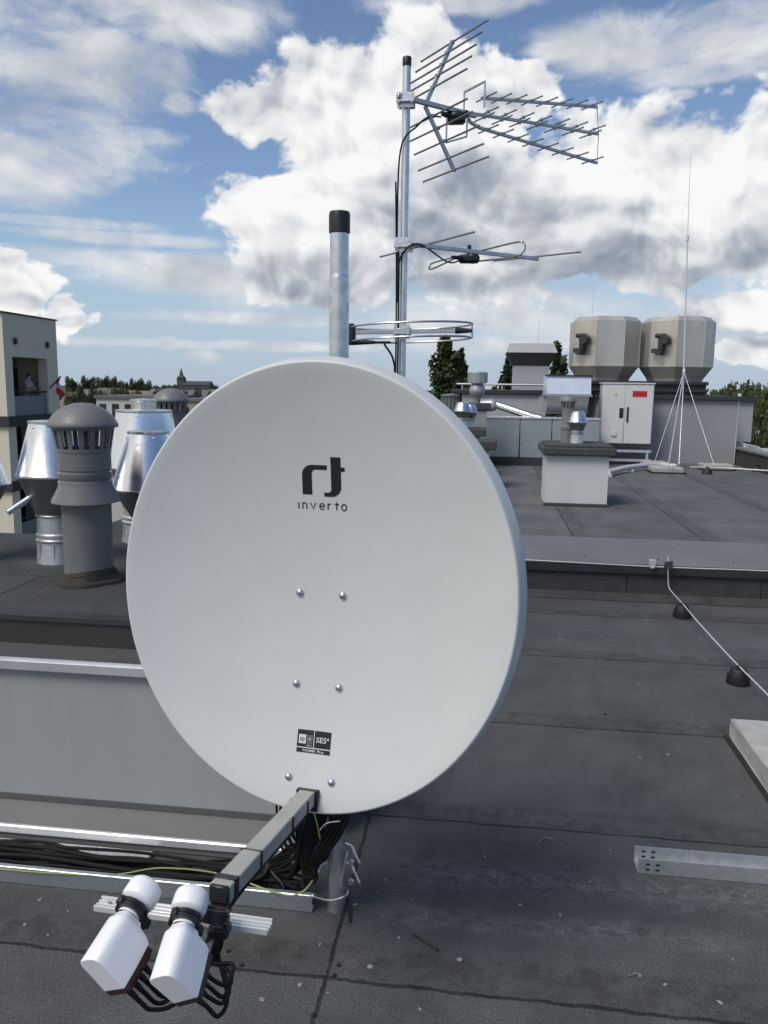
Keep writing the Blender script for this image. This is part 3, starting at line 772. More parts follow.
# ------------------------------------------------------------------ vents on the raised roof
T = thing('vent_pipe', 'dark grey vent pipe with domed slotted cap, largest in front of the silver cowls', 'vent pipe', (P(90, 583, y=3.13).x, 3.13, BR))
def vent_parts(T, s=1.0, simple=False):
    b = MB(); b.cyl((0, 0, 0), (0, 0, .36), .103, n=48, caps=False); ob('pipe', b, M_pvc, T, local=True)
    b = MB(); b.lathe([(.107, .535), (.110, .532), (.110, .460), (.1065, .457), (.1065, .452), (.110, .449), (.110, .425), (.1075, .422), (.1075, .417), (.111, .414), (.112, .392), (.142, .338), (.1435, .330), (.140, .329), (.108, .362)], n=48); ob('skirt', b, M_pvc, T, local=True)
    b = MB()
    n = 16
    for i in range(n):
        a0 = 2*pi*(i-.20)/n; a1 = 2*pi*(i+.20)/n
        for ri, ro in ((0, 0),):
            def q(r, a, h): return V((r*cos(a), r*sin(a), h))
            A = [q(.104, a0, .53), q(.110, a0, .53), q(.110, a1, .53), q(.104, a1, .53)]
            B_ = [q(.120, a0, .632), q(.129, a0, .632), q(.129, a1, .632), q(.120, a1, .632)]
            va = [b.b.verts.new(p) for p in A]; vb = [b.b.verts.new(p) for p in B_]
            for j in range(4): b.b.faces.new((va[j], va[(j+1) % 4], vb[(j+1) % 4], vb[j]))
    b.lathe([(.108, .528), (.112, .530), (.113, .545), (.106, .545)], n=48)
    b.lathe([(.120, .618), (.128, .618), (.131, .640), (.118, .64)], n=48)
    ob('slotted_ring', b, M_pvc, T, local=True)
    b = MB(); b.lathe([(.12, .632), (.143, .628), (.1455, .632), (.145, .640), (.138, .652), (.122, .674), (.098, .695), (.066, .712), (.035, .721), (.0001, .724)], n=48); ob('dome_cap', b, M_pvc, T, local=True)
    if not simple:
        b = MB(); b.lathe([(.132, .001), (.128, .012), (.112, .020), (.104, .045), (.1035, .03)], n=40)
        for v in b.b.verts:
            a = atan2(v.co.y, v.co.x); k_ = 1+.16*abs(sin(1.5*a+1))*(v.co.z < .03); v.co.x *= k_; v.co.y *= k_
            if v.co.z > .025: v.co.z += .018*cos(a+.6)
            rr_ = math.hypot(v.co.x, v.co.y)
            if rr_ < .1055: v.co.x *= .1055/rr_; v.co.y *= .1055/rr_
        ob('bitumen_collar', b, M_seal, T, local=True)
vent_parts(T)
ventproto = T; T.scale = (.97, .97, 1.045)
def px_at(base_px, y): return P(*base_px, y=y)
p = P(172, 440, y=6.1)
v2 = dup(ventproto, (p.x, 6.1, BR), .3, label='dark grey vent pipe with domed slotted cap, small one far behind the silver cowls')
zt = P(172, 388, y=6.1).z; s_ = (zt-BR)/.724; v2.scale = (1.0, 1.0, s_)

def cowl(T, rt=.088, rr=.158, rn=.075, z1=.215, z2=.415, z3=.655, spout=None, top=None, nn=48):
    b = MB(); b.lathe([(rn+.004, 0.03), (rn+.010, .0), (rn, .10), (rn, .118)], n=nn)
    b.lathe([(rn+.003, .098), (rn+.008, .104), (rn+.008, .110), (rn+.001, .116), (rn+.001, .124), (rn+.007, .130), (rn+.007, .136), (rn, .142), (rn-.001, z1)], n=nn)
    for i in range(8):
        a = i*pi/4+.3; b.box(((rn+.006)*cos(a), (rn+.006)*sin(a), .05), (.004, .004, .09), rot=Matrix.Rotation(a, 3, 'Z'))
    ob('neck', b, M_galv, T, local=True)
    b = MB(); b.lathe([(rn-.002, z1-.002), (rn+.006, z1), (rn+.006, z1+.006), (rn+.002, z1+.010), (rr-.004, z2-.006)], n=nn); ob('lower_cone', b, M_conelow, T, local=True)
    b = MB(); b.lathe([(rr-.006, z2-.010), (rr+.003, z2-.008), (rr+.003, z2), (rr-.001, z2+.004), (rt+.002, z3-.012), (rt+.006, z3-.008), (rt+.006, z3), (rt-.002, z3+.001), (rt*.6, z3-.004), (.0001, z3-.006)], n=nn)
    for a in (-1.9, -.35, 1.2, 2.8):
        zz = z3-.028; r = rt+(rr-rt)*(z3-zz)/(z3-z2)+.001; b.sphere((r*cos(a), r*sin(a), zz), .0045, n=8)
    ob('upper_cone', b, M_cone, T, local=True)
    if spout:
        b = MB(); d = V(spout).normalized(); s0 = V((d.x, d.y, 0)).normalized()*(rn+.03)+V((0, 0, z1+.09))
        b.cyl(s0-d*.02, s0+d*.115, .0145, n=16); ob('drain_spout', b, M_tube, T, local=True)
    if top:
        b = MB(); b.lathe([(top, z3-.01), (top, z3+.045), (top+.006, z3+.047), (top+.006, z3+.055), (.0001, z3+.062)], n=32); ob('top_collar', b, M_cone, T, local=True)
def zrow(px, ys, y): return [P(px, q, y=y).z-BR for q in ys]
zz_ = zrow(56, (515, 473.5, 421), 3.47)
c1 = thing('silver_cowl', 'silver double cone vent cowl with a drain spout, left of the big dark vent pipe', 'vent cowl', (P(56, 500, y=3.47).x, 3.47, BR), group='double cone cowls on the raised roof')
cowl(c1, rt=.100, rr=.166, rn=.088, z1=zz_[0], z2=zz_[1], z3=zz_[2], spout=(-.55, -.65, -.50))
zz_ = zrow(150, (520, 487, 431), 3.5)
c2 = thing('silver_cowl', 'silver double cone vent cowl partly hidden by the left rim of the dish', 'vent cowl', (P(150, 500, y=3.5).x, 3.5, BR), 1.0, group='double cone cowls on the raised roof')
cowl(c2, rt=.087, rr=.170, rn=.080, z1=zz_[0], z2=zz_[1], z3=zz_[2])
zz_ = zrow(145, (505, 466, 410), 4.05)
c3 = thing('silver_cowl', 'wide silver cowl with a small collar on top, rising behind the other cowls', 'vent cowl', (P(145, 440, y=4.05).x, 4.05, BR), .5, group='double cone cowls on the raised roof')
cowl(c3, rt=.142, rr=.190, rn=.125, top=.066, z1=zz_[0], z2=zz_[1], z3=zz_[2])
c4 = dup(c2, (P(-30, 470, y=3.42).x, 3.42, BR), 2.0, label='silver cone cowl cut off by the left edge of the picture'); c4.scale = (1, 1, 1.0)

# ------------------------------------------------------------------ antenna mast
MY = 4.25
mt = P(409, 57, y=MY); mb_ = P(400, 370, y=MY)
MX = (mt.x+mb_.x)/2
T = thing('antenna_mast', 'slim tall galvanised mast with black top cap carrying the three aerials', 'mast', (MX, MY, 0))
b = MB(); b.cyl((MX, MY, 0), (MX, MY, mt.z-.03), .0205, n=28); ob('tube', b, M_tube, T)
b = MB(); b.lathe([(.0215, mt.z-.045), (.0225, mt.z-.04), (.0225, mt.z-.004), (.02, mt.z), (.0001, mt.z+.001)], (MX, MY, 0), n=24); ob('top_cap', b, M_black, T)
b = MB(); b.span((MX-.12, MY-.12, 0), (MX+.12, MY+.12, .012)); b.cyl((MX, MY, .01), (MX, MY, .12), .03, n=20); ob('base_plate', b, M_galv, T)
def mclamp(b, z):
    b.box((MX, MY-.032, z), (.085, .006, .075), bev=.001); b.box((MX, MY+.03, z), (.085, .006, .05), bev=.001)
    for s in (-1, 1):
        for q in (-.018, .018): b.cyl((MX+s*.032, MY-.055, z+q), (MX+s*.032, MY+.045, z+q), .0038, n=6)
    b.box((MX+.0, MY-.045, z+.0), (.09, .02, .03), bev=.002)
M_ael = mat('aerial_aluminium', (.50, .52, .54), .36, .85, var=.06, scale=12)
M_rod = mat('aerial_rod', (.30, .31, .33), .40, .85, var=.1, scale=14)
# world direction of the rods (towards the viewer) and of the boom
rods = (Rv*sin(radians(30.3))-Fv*cos(radians(30.3))); rods.z = 0; rods.normalize()
bd = V((-rods.y, rods.x, 0));  bd = bd if bd.dot(Rv) > 0 else -bd
def on_boom(px, py, L_):
    """point on the line of the boom that is seen in this column, L_ starts at mast"""
    return None
def solve_t(px, py):
    """distance along the boom direction from the mast that is seen at column px; height from row py"""
    d = ray(px, py); dh = V((d.x, d.y)); bh = V((bd.x, bd.y)); m0 = V((MX, MY))
    det = dh.x*(-bh.y)+dh.y*bh.x
    t = (m0.x*(-bh.y)+m0.y*bh.x)/det
    return EYE+d*t
T = thing('uhf_antenna', 'large aluminium aerial with V shaped rod screen, topmost on the slim mast', 'antenna', (MX, MY, P(402, 100, y=MY).z))
z0 = P(404, 102, y=MY).z
j = solve_t(425, 106)
a = V((MX, MY-.03, z0+.01)); b_end = solve_t(476, 116)
b = MB(); b.bar(a-bd*.05, b_end, .022, .022, bev=.002); ob('boom', b, M_ael, T)
b = MB(); mclamp(b, z0); ob('mast_clamp', b, M_galv, T)
for (bars, dirn) in ((((452.5, 42), (447, 53), (441.5, 65), (437, 76), (432.5, 88)), 'up'), (((433, 116), (438, 128), (445, 141), (449, 158), (454, 170)), 'dn')):
    pts = [solve_t(*q) for q in bars]
    b = MB(); b.bar(j, pts[0] if dirn == 'up' else pts[-1], .020, .012, up=rods, bev=.001); ob('screen_arm', b, M_ael, T)
    for q in pts:
        b = MB(); b.cyl(q-rods*.292, q+rods*.292, .0050, n=10)
        b.sphere(q+rods*.292, .0062, n=8); b.sphere(q-rods*.292, .0062, n=8); b.box(q, (.022, .022, .014), bev=.002)
        ob('screen_rod', b, M_rod, T)
booms = [([(481, 98), (597, 107)], 8, 0), ([(468, 113), (540, 124), (598, 134)], 7, 0), ([(466, 113), (470, 122), (480, 128), (597, 163)], 8, 2)]
for bi, (bp, n, start) in enumerate(booms):
    pts = [solve_t(*q) for q in bp]
    b = MB()
    for p, q in zip(pts, pts[1:]): b.bar(p, q, .016, .014, bev=.001)
    bo = ob('director_boom', b, M_ael, T)
    xs_ = [486+(592-486)*i/(n-1) for i in range(n)] if bi < 2 else [488+(592-488)*i/(n-1) for i in range(n)]
    for x_ in xs_:
        (xa_, ya_), (xb_, yb_) = (bp[-2], bp[-1]) if (bi != 1 or x_ > 540) else (bp[0], bp[1])
        y_ = ya_+(yb_-ya_)*(x_-xa_)/(xb_-xa_)
        for dz in ((0,) if bi != 1 else (.014, -.014)):
            q = solve_t(x_+(2 if dz > 0 else -2 if dz < 0 else 0), y_)+V((0, 0, dz+.006))
            b = MB(); b.cyl(q-rods*.085, q+rods*.085, .0042, n=8); b.sphere(q+rods*.085, .0058, n=8); b.box(q, (.02, .02, .012), bev=.002)
            ob('director_rod', b, M_rod, bo)
b = MB(); e1, e2, e3 = solve_t(597, 107), solve_t(598.5, 134), solve_t(597, 163)
b.tube([e1, e2, e3], .0028, 6, smooth=False); ob('spreader_cord', b, mat('pale_cord', (.62, .64, .66), .6), T)
fr = [solve_t(466, 112)]
c0 = solve_t(474, 108)
b = MB()
q1 = c0-rods*.09; q2 = c0+rods*.09
hh = V((0, 0, .105))
for p, q in ((q1-hh*.2, q1+hh), (q1+hh, q2+hh), (q2+hh, q2-hh*.2)): b.bar(p, q, .010, .010, bev=.001)
ob('dipole_loop', b, M_ael, T); b = MB()
hl = V((0, 0, -.15)); c0b = solve_t(447, 112); q1 = c0b-rods*.0; q2 = c0b+rods*.12
for p, q in ((q1, q1+hl), (q1+hl, q1+hl+bd*.13+V((0, 0, .05))), (q1+hl+bd*.13+V((0, 0, .05)), q1+bd*.13)): b.bar(p, q, .009, .009, bev=.001)
ob('dipole_brace', b, M_ael, T)
c = solve_t(456, 117); b = MB(); b.sphere(c, .055, (1.0, .8, .55), 16); b.box(c+V((0, 0, -.012)), (.10, .06, .045), bev=.012); b.cyl(c-bd*.05, c-bd*.09, .016, .010); b.cyl(c+bd*.0, c+bd*.07+V((0, 0, .03)), .022, .018)
ob('dipole_box', b, M_black, T)

T = thing('vhf_antenna', 'small aluminium aerial with folded loop and few long rods, middle of the slim mast', 'antenna', (MX, MY, P(403, 245, y=MY).z))
z0 = P(403, 246, y=MY).z
b = MB(); mclamp(b, z0); ob('mast_clamp', b, M_galv, T)
pa = V((MX, MY-.04, z0+.005)); pe = solve_t(538, 259)
b = MB(); b.bar(pa, pe, .020, .020, bev=.002); ob('boom', b, M_ael, T)
def rodpair(a_, da, b_, db, r=.005):
    p, q = P(*a_, dep=da), P(*b_, dep=db); b = MB(); b.cyl(p, q, r, n=10); b.sphere(q, r*1.25, n=8); ob('rod', b, M_rod, T)
rodpair((380, 257), 4.62, (474, 232), 3.95)
rodpair((494, 261), 4.98, (580, 252), 4.42)
cl = [P(*q, dep=d_) for q, d_ in (((460, 256), 4.62), ((432, 269), 4.86), ((430, 266), 4.87), ((436, 262), 4.84), ((480, 251), 4.45), ((515, 242.5), 4.16), ((524, 243), 4.12), ((524, 251), 4.12), ((514, 257), 4.16), ((480, 261), 4.45))]
b = MB(); b.tube(cl, .0050, 8); ob('folded_dipole', b, M_rod, T)
c = P(469, 259, dep=4.5); b = MB(); b.box(c, (.12, .06, .045), bev=.012); b.sphere(c+V((.02, 0, .005)), .04, (1, .8, .8)); b.cyl(c-bd*.05, c-bd*.12, .014, .008); b.cyl(c+V((0, 0, .02)), c+V((0, 0, .075)), .012, n=10)
ob('dipole_box', b, M_black, T)

rc = P(412, 334, y=MY); zc = P(411, 333, y=MY).z
T = thing('ring_antenna', 'small ring shaped aerial with black feed box, lowest on the slim mast', 'antenna', (MX, MY, zc))
RR = .315; cc_ = V((rc.x, MY-.02, zc))
b = MB()
for dz, r_ in ((.035, RR), (-.035, RR*.98)):
    pts = [cc_+V((r_*cos(a), r_*sin(a)*.8, dz+.012*cos(a))) for a in [radians(x) for x in range(-172, 173, 12)]]
    b.tube(pts, .0052, 8, sub=2)
for a in (0.0,): b.tube([cc_+V((RR*.99, 0, .047)), cc_+V((RR*1.0, 0, -.025))], .0052, 8, smooth=False)
ob('ring', b, M_ael, T)
b = MB(); b.bar(cc_+V((-RR, 0, .0)), cc_+V((RR*.8, 0, .012)), .022, .022, bev=.002); bo = ob('boom', b, M_ael, T)
b = MB(); b.cyl(cc_+V((RR*.72, 0, .012)), cc_+V((RR*1.0, 0, .012)), .017, .010, n=14); ob('boom_plug', b, M_black, T)
b = MB(); b.box(cc_+V((-RR-.01, 0, -.01)), (.055, .06, .11), bev=.01); b.cyl(cc_+V((-RR+.01, 0, -.05)), cc_+V((-RR+.12, 0, -.05)), .016, .009); ob('feed_box', b, M_black, T)
b = MB(); mclamp(b, zc+.005); ob('mast_clamp', b, M_galv, T)
# cables on the mast
zt_ = P(402, 140, y=MY).z
b = MB(); q = solve_t(441, 117)
b.tube([q, q-bd*.07+V((0, 0, -.01)), V((MX+.06, MY-.03, q.z-.09)), V((MX-.022, MY-.028, q.z-.2)), V((MX-.034, MY-.02, q.z-.6)), V((MX-.026, MY-.026, q.z-.95)), V((MX-.045, MY-.02, zc+.75)), V((MX-.035, MY-.03, zc+.4)), V((MX-.03, MY-.03, zc)), V((MX-.03, MY-.03, .9)), V((MX-.03, MY-.03, .2))], .0045, 8)
solo('aerial_cable', b, M_coax, 'black cable from the top aerial running down the left side of the slim mast', 'cable')
b = MB(); c = P(462, 260, dep=4.55); z1_ = c.z
b.tube([c, c-bd*.1+V((0, 0, -.02)), V((MX+.08, MY-.04, z1_-.0)), V((MX-.01, MY-.035, z1_-.06)), V((MX-.03, MY-.03, z1_-.2)), V((MX-.02, MY-.035, zc+.3)), V((MX-.018, MY-.035, .3))], .0045, 8)
solo('aerial_cable', b, M_coax, 'black cable from the middle aerial bending to the slim mast', 'cable')
b = MB(); c = cc_+V((-RR+.1, 0, -.05))
b.tube([c, c+V((.10, 0, .0)), V((MX-.09, MY-.03, c.z-.01)), V((MX-.04, MY-.03, c.z-.10)), V((MX-.035, MY-.03, c.z-.3)), V((MX-.035, MY-.03, .3))], .0055, 8)
solo('aerial_cable', b, M_coax, 'black cable from the ring aerial curving down to the slim mast', 'cable')

exec_far = True
# ------------------------------------------------------------------ chimney box with two vents
def X(px, py, y): return P(px, py, y=y).x
def Z(px, py, y): return P(px, py, y=y).z
bx0, bx1, by = X(545, 505, 8.0), X(606.5, 507, 8.0), 8.0
zt_ = Z(575, 455, 8.0)
T = thing('chimney_block', 'white rendered chimney block with dark felt lid, alone on the far roof', 'chimney', ((bx0+bx1)/2, by+.3, FR))
b = MB(); b.span((bx0, by, FR), (bx1, by+.62, zt_)); ob('body', b, M_render, T, smooth=0)
b = MB(); b.span((bx0-.05, by-.06, zt_-.005), (bx1+.06, by+.70, zt_+.075), bev=.012); b.span((bx0-.02, by-.03, zt_+.07), (bx1+.03, by+.67, zt_+.10), bev=.01); ob('lid', b, M_lid, T, smooth=0)
b = MB(); b.span((bx0-.02, by-.03, FR+.001), (bx1+.02, by-.001, FR+.03), bev=.005); ob('base_fillet', b, M_lid, T, smooth=0)
lt = zt_+.10
vx = X(567, 430, 8.35); T = thing('vent_pipe', 'slim grey vent pipe with domed cap on the lid of the white chimney block', 'vent pipe', (vx, 8.35, lt))
b = MB(); b.cyl((0, 0, 0), (0, 0, .34), .062, n=24); b.lathe([(.068, 0), (.068, .13), (.075, .13), (.075, .16), (.066, .17)], n=24); ob('pipe', b, M_pvcl, T, local=True)
b = MB()
for i in range(12):
    a = i*pi/6; b.bar((.062*cos(a), .062*sin(a), .33), (.078*cos(a), .078*sin(a), .41), .012, .008)
ob('slotted_ring', b, M_pvc, T, local=True)
b = MB(); b.lathe([(.075, .40), (.098, .40), (.098, .408), (.085, .435), (.05, .46), (.0001, .472)], n=24); ob('dome_cap', b, M_pvcl, T, local=True)
T.scale = (.9, .9, (Z(567, 394, 8.35)-lt)/.472)
cowl2 = thing('silver_cowl', 'small silver double cone cowl on the lid of the white chimney block', 'vent cowl', (X(577, 430, 8.3), 8.3, lt))
cowl(cowl2, rt=.065, rr=.105, rn=.062, z1=.12, z2=.235, z3=.355, nn=28)
cowl2.scale = (.95, .95, (Z(577, 411, 8.3)-lt)/.355)
cf = dup(ventproto, (X(467, 420, 9.2), 9.2, Z(467, 428, 9.2)), label=None) if False else None

# ------------------------------------------------------------------ electrical cabinet
cy = 12.75
x0, x1 = X(600, 442, cy), X(651, 442, cy); zb, zt2 = Z(625, 444, cy), Z(625, 384, cy)
T = thing('electrical_cabinet', 'pale two door electrical cabinet with red sign on a frame before the grey wall', 'cabinet', ((x0+x1)/2, cy+.2, FR))
b = MB(); b.span((x0, cy+.012, zb), (x1, cy+.33, zt2), bev=.004); ob('case', b, M_cab, T)
b = MB(); b.span((x0-.015, cy-.012, zt2), (x1+.015, cy+.35, zt2+.02), bev=.003); ob('rain_cover', b, M_cab, T)
xm = X(624.5, 415, cy)
for (a, c_) in ((x0+.008, xm-.004), (xm+.004, x1-.008)):
    b = MB(); b.span((a, cy, zb+.01), (c_, cy+.0118, zt2-.01), bev=.004); dr = ob('door', b, M_cab, T)
    if a > xm-.01:
        b = MB(); b.span((xm+.03, cy-.02, Z(630, 422, cy)), (xm+.055, cy-.001, Z(630, 407, cy)), bev=.003); ob('handle', b, M_black, dr)
        sx0, sx1, sz0, sz1 = X(632.5, 396, cy), X(647, 396, cy), Z(640, 397, cy), Z(640, 391, cy)
        b = MB(); b.span((sx0, cy-.004, sz0), (sx1, cy-.0005, sz1)); sg = ob('red_sign', b, M_red, dr, smooth=0)
        b = MB()
        for kx in range(7):
            w0 = (sx1-sx0)/8; b.span((sx0+w0*(.7+kx*.95), cy-.0055, sz0+.035), (sx0+w0*(.7+kx*.95+.6), cy-.0045, sz1-.035))
        ob('sign_marks', b, mat('sign_dark_print', (.12, .01, .01), .5), sg, smooth=0)
    else:
        b = MB(); b.span((X(619, 417, cy), cy-.004, Z(620, 418, cy)), (X(623.5, 410, cy), cy-.0005, Z(620, 408, cy))); ob('dark_sticker', b, M_ink, dr, smooth=0)
        tx, tz = X(616, 394, cy), Z(616, 394, cy); b = MB(); b.prism([(tx-.028, tz-.022), (tx+.028, tz-.022), (tx, tz+.03)], cy-.004, cy-.0005, 'y'); ob('warning_triangle', b, M_yel, dr, smooth=0)
        b = MB(); b.span((X(611, 435, cy), cy-.02, Z(613, 436, cy)), (X(616, 430, cy), cy-.0005, Z(613, 431, cy)), bev=.003); ob('vent_grille', b, M_cab, dr)
b = MB(); b.span((x0+.02, cy+.02, zb-.05), (x1-.01, cy+.32, zb-.001)); ob('plinth', b, M_coping, T, smooth=0)
b = MB(); b.bar((x0-.05, cy+.05, zb-.11), (x1+.02, cy+.05, zb-.11), .04, .04); b.bar((x1-.04, cy+.05, FR), (x1-.04, cy+.05, zb-.10), .035, .035); b.bar((x0+.04, cy+.05, FR), (x0+.04, cy+.05, zb-.10), .035, .035); b.bar((x0-.9, cy+.05, FR+.07), (x1+.02, cy+.05, FR+.07), .04, .04)
ob('stand', b, M_galv, T, smooth=0)

# ------------------------------------------------------------------ plant rooms and walls on the far roof
wy = 13.3
T = thing('plant_room', 'grey rendered plant room with dark coping under the two large fan units', 'plant room', (X(690, 463, wy), wy, FR))
wx0, wx1 = X(598, 460, wy), X(737.5, 430, wy); wz = Z(690, 400, wy)
b = MB(); b.span((wx0, wy, FR), (wx1, 17.5, wz)); ob('wall', b, M_render2, T, smooth=0)
b = MB(); b.span((wx0-.05, wy-.06, wz), (wx1+.03, 17.6, wz+.07), bev=.008); ob('coping', b, M_coping, T, smooth=0)
sx0_, sx1_ = wx1+.001, X(752.5, 420, 14.4)
b = MB(); b.span((sx0_, 14.4, Z(745, 442, 14.4)), (sx1_, 17.3, wz-.02)); ob('side_wall', b, M_render3, T, smooth=0)
b = MB(); b.span((sx0_-.02, 14.34, wz-.018), (sx1_+.04, 17.4, wz+.045)); ob('side_coping', b, M_coping, T, smooth=0)
b = MB(); b.span((sx0_+.001, 14.42, FR), (sx1_-.02, 17.2, Z(745, 442, 14.4)-.001)); ob('side_plinth', b, M_coping, T, smooth=0)
b = MB(); b.tube([(wx1-.02, wy-.02, wz+.12), (wx1-.02, wy-.02, FR+.02)], .006, 6, smooth=False); ob('downlead', b, M_wire, T)
b = MB(); b.box((wx1-.02, wy-.03, wz+.06), (.05, .04, .10), bev=.005); ob('downlead_holder', b, M_wire, T)
# plinth under fans
py0 = 13.75
pz = Z(640, 381, py0)
b = MB(); b.span((X(556, 390, py0), py0, wz+.071), (X(706, 390, py0), 15.6, pz), bev=.01)
b.span((X(554, 390, py0), py0-.05, pz-.06), (X(707.5, 390, py0), 15.7, pz-.001), bev=.01)
b.span((X(554, 390, py0), py0-.04, (wz+pz)/2-.02), (X(707.5, 390, py0), 15.65, (wz+pz)/2+.02))
solo('fan_plinth', b, M_fan_dark, 'dark stepped plinth carrying the two large fan units on the plant room', 'plinth', smooth=0)
def fan(T, ang, box_side=True):
    h = 1.06; r = .550/cos(pi/8)
    b = MB(); b.lathe([(.44, 0), (.45, .02), (.46, .05), (r*.985, .225), (r, .25), (r, .985), (r*.86, h), (r*.82, h), (r*.82, h-.05), (.02, h-.08)], n=8, a0=ang)
    cs = ob('casing', b, M_fan, T, local=True, smooth=8)
    b = MB()
    for i in range(8):
        a = ang+i*pi/4; b.cyl(((r+.001)*cos(a), (r+.001)*sin(a), .25), ((r+.001)*cos(a), (r+.001)*sin(a), .985), .008, n=6)
    b.lathe([(r-.01, .238), (r+.012, .240), (r+.012, .256), (r-.01, .258)], n=8, a0=ang)
    ob('seams', b, M_fan, cs, local=True, smooth=20)
    return cs
fy = 14.35
f1x = X(604.5, 340, fy); fz = pz
FAN_A = radians(-87.6+22.5)
Fa = thing('fan_unit', 'large octagonal metal roof fan, left of the pair on the plant room', 'roof fan', (f1x, fy, fz), 0, group='octagonal roof fans on the plant room')
fan(Fa, FAN_A)
def motor(T, ang):
    # switch box and bracket on the facet that looks to the left
    n = V((cos(ang), sin(ang), 0)); s = V((-n.y, n.x, 0)); c = n*.60+V((0, 0, .62))
    Rm = Matrix((s, n, V((0, 0, 1)))).transposed()
    c = n*.560+V((0, 0, .62)); k = .72
    b = MB(); b.box(c+n*.05, (.14*k, .10, .34*k), rot=Rm, bev=.015); b.box(c+n*.09+V((0, 0, .16*k)), (.26*k, .14, .10*k), rot=Rm, bev=.025); b.cyl(c+n*.02-s*.02+V((0, 0, -.20*k)), c+n*.16-s*.02+V((0, 0, -.20*k)), .055, n=16); b.box(c+n*.08-s*.13*k+V((0, 0, -.17*k)), (.16*k, .07, .10*k), rot=Rm, bev=.01)
    b.cyl(c+n*.03+s*.10*k+V((0, 0, .05)), c+n*.16+s*.10*k+V((0, 0, .05)), .075, n=16)
    ob('drive_unit', b, M_fan_dark, T, local=True)
motor(Fa, radians(-132.6))
Fb = dup(Fa, (X(677, 340, fy), fy, fz), radians(8), label='large octagonal metal roof fan, right of the pair on the plant room')

# silver intake hood
hy = 12.6
hx0, hx1 = X(546, 395, hy), X(590, 395, hy)
T = thing('intake_hood', 'box shaped air intake hood with bright sloping top left of the cabinet', 'air intake', ((hx0+hx1)/2, hy+.3, Z(568, 418, hy)))
z0_, z1_, z2_ = Z(568, 414, hy), Z(568, 394, hy), Z(568, 377, hy+.0)
b = MB(); b.prism([(hy-.12, z1_), (hy-.06, z2_), (hy+.7, z2_+.02), (hy+.7, z1_)], hx0, hx1); ob('sloping_top', b, M_brightsheet, T, smooth=0)
b = MB(); b.span((hx0-.02, hy-.14, z1_-.035), (hx1+.02, hy+.7, z1_-.001)); b.span((hx0+.01, hy+.12, z0_), (hx1-.01, hy+.68, z1_-.035)); b.prism([(hy-.1, z1_-.036), (hy+.10, z0_+.02), (hy+.12, z0_+.02), (hy+.12, z1_-.036)], hx0+.02, hx1-.02); ob('louvre_box', b, M_duct, T, smooth=0)
b = MB(); b.span((X(545, 376, hy), hy-.08, z2_+.003), (hx1+.02, hy-.03, z2_+.03)); ob('top_rail', b, M_fascia, T, smooth=0)
# low duct wall in front
ly = 12.2
lx0, lx1 = X(440, 430, ly), X(600, 430, ly); lz = Z(540, 419, ly)
T = thing('duct_casing', 'long low grey metal duct casing between the dish and the cabinet', 'duct', ((lx0+lx1)/2, ly, FR))
n = 6; xs = [lx0, X(475, 430, ly), X(520, 430, ly), X(552, 430, ly), lx1]
for a, c_ in zip(xs, xs[1:]):
    b = MB(); b.span((a+.006, ly, FR+.12), (c_-.006, ly+.36, lz), bev=.006); ob('casing_panel', b, M_duct, T)
b = MB(); b.span((lx0, ly-.04, FR), (lx1, ly+.38, FR+.115)); ob('plinth', b, M_coping, T, smooth=0)
b = MB(); b.span((lx0, ly-.012, lz+.001), (lx1, ly+.38, lz+.022)); ob('top_edge', b, M_trim, T, smooth=0)
# pale plant room behind
py_ = 14.2
px0, px1 = X(462, 400, py_), X(546, 400, py_)
zc0, zc1 = Z(500, 394, py_), Z(500, 388, py_)
T = thing('plant_room', 'pale low plant room with dark coping behind the duct casing and under the hooded shaft', 'plant room', ((px0+px1)/2, py_, FR))
b = MB(); b.span((px0, py_, FR), (px1, 17, zc0)); b.span((px1-.12, py_-.03, FR), (px1, py_-.001, zc0)); ob('wall', b, M_render3, T, smooth=0)
b = MB(); b.span((px0-.2, py_-.06, zc0), (px1+.02, 17.1, zc0+.075), bev=.01); ob('coping', b, M_coping, T, smooth=0)
b = MB(); b.tube([(px0-.1, py_-.02, zc1+.06), (px1, py_-.02, zc1+.06)], .018, 8, smooth=False)
for i in range(5): b.tube([(px0+i*(px1-px0)/4.2, py_-.02, zc0+.07), (px0+i*(px1-px0)/4.2, py_-.02, zc1+.06)], .012, 6, smooth=False)
solo('guard_rail', b, M_galv, 'low grey pipe rail along the coping of the pale plant room', 'rail')
# hooded shaft
sy = 15.0
T = thing('hooded_shaft', 'pale square ventilation shaft with wide flared hood, left of the roof fans', 'ventilation shaft', (X(531, 380, sy), sy+.5, zc0+.075))
a, c_ = X(513, 380, sy), X(549, 380, sy); zz0, zz1, zz2, zz3 = zc0+.076, Z(531, 366, sy), Z(531, 353, sy), Z(531, 346, sy)
b = MB(); b.span((a, sy, zz0), (c_, sy+.7, zz1+.02)); ob('shaft', b, M_render3, T, smooth=0)
a2, c2_ = X(506, 360, sy-.15), X(557.5, 360, sy-.15)
def frust(b, r0, z0, r1, z1):
    A = [b.b.verts.new((x, y, z0)) for x, y in ((r0[0], r0[2]), (r0[1], r0[2]), (r0[1], r0[3]), (r0[0], r0[3]))]
    B_ = [b.b.verts.new((x, y, z1)) for x, y in ((r1[0], r1[2]), (r1[1], r1[2]), (r1[1], r1[3]), (r1[0], r1[3]))]
    for i in range(4): b.b.faces.new((A[i], A[(i+1) % 4], B_[(i+1) % 4], B_[i]))
    b.b.faces.new(A[::-1]); b.b.faces.new(B_)
b = MB(); frust(b, (a, c_, sy, sy+.7), zz1, (a2, c2_, sy-.15, sy+.85), zz2); ob('flared_hood', b, M_hooddk, T, smooth=0)
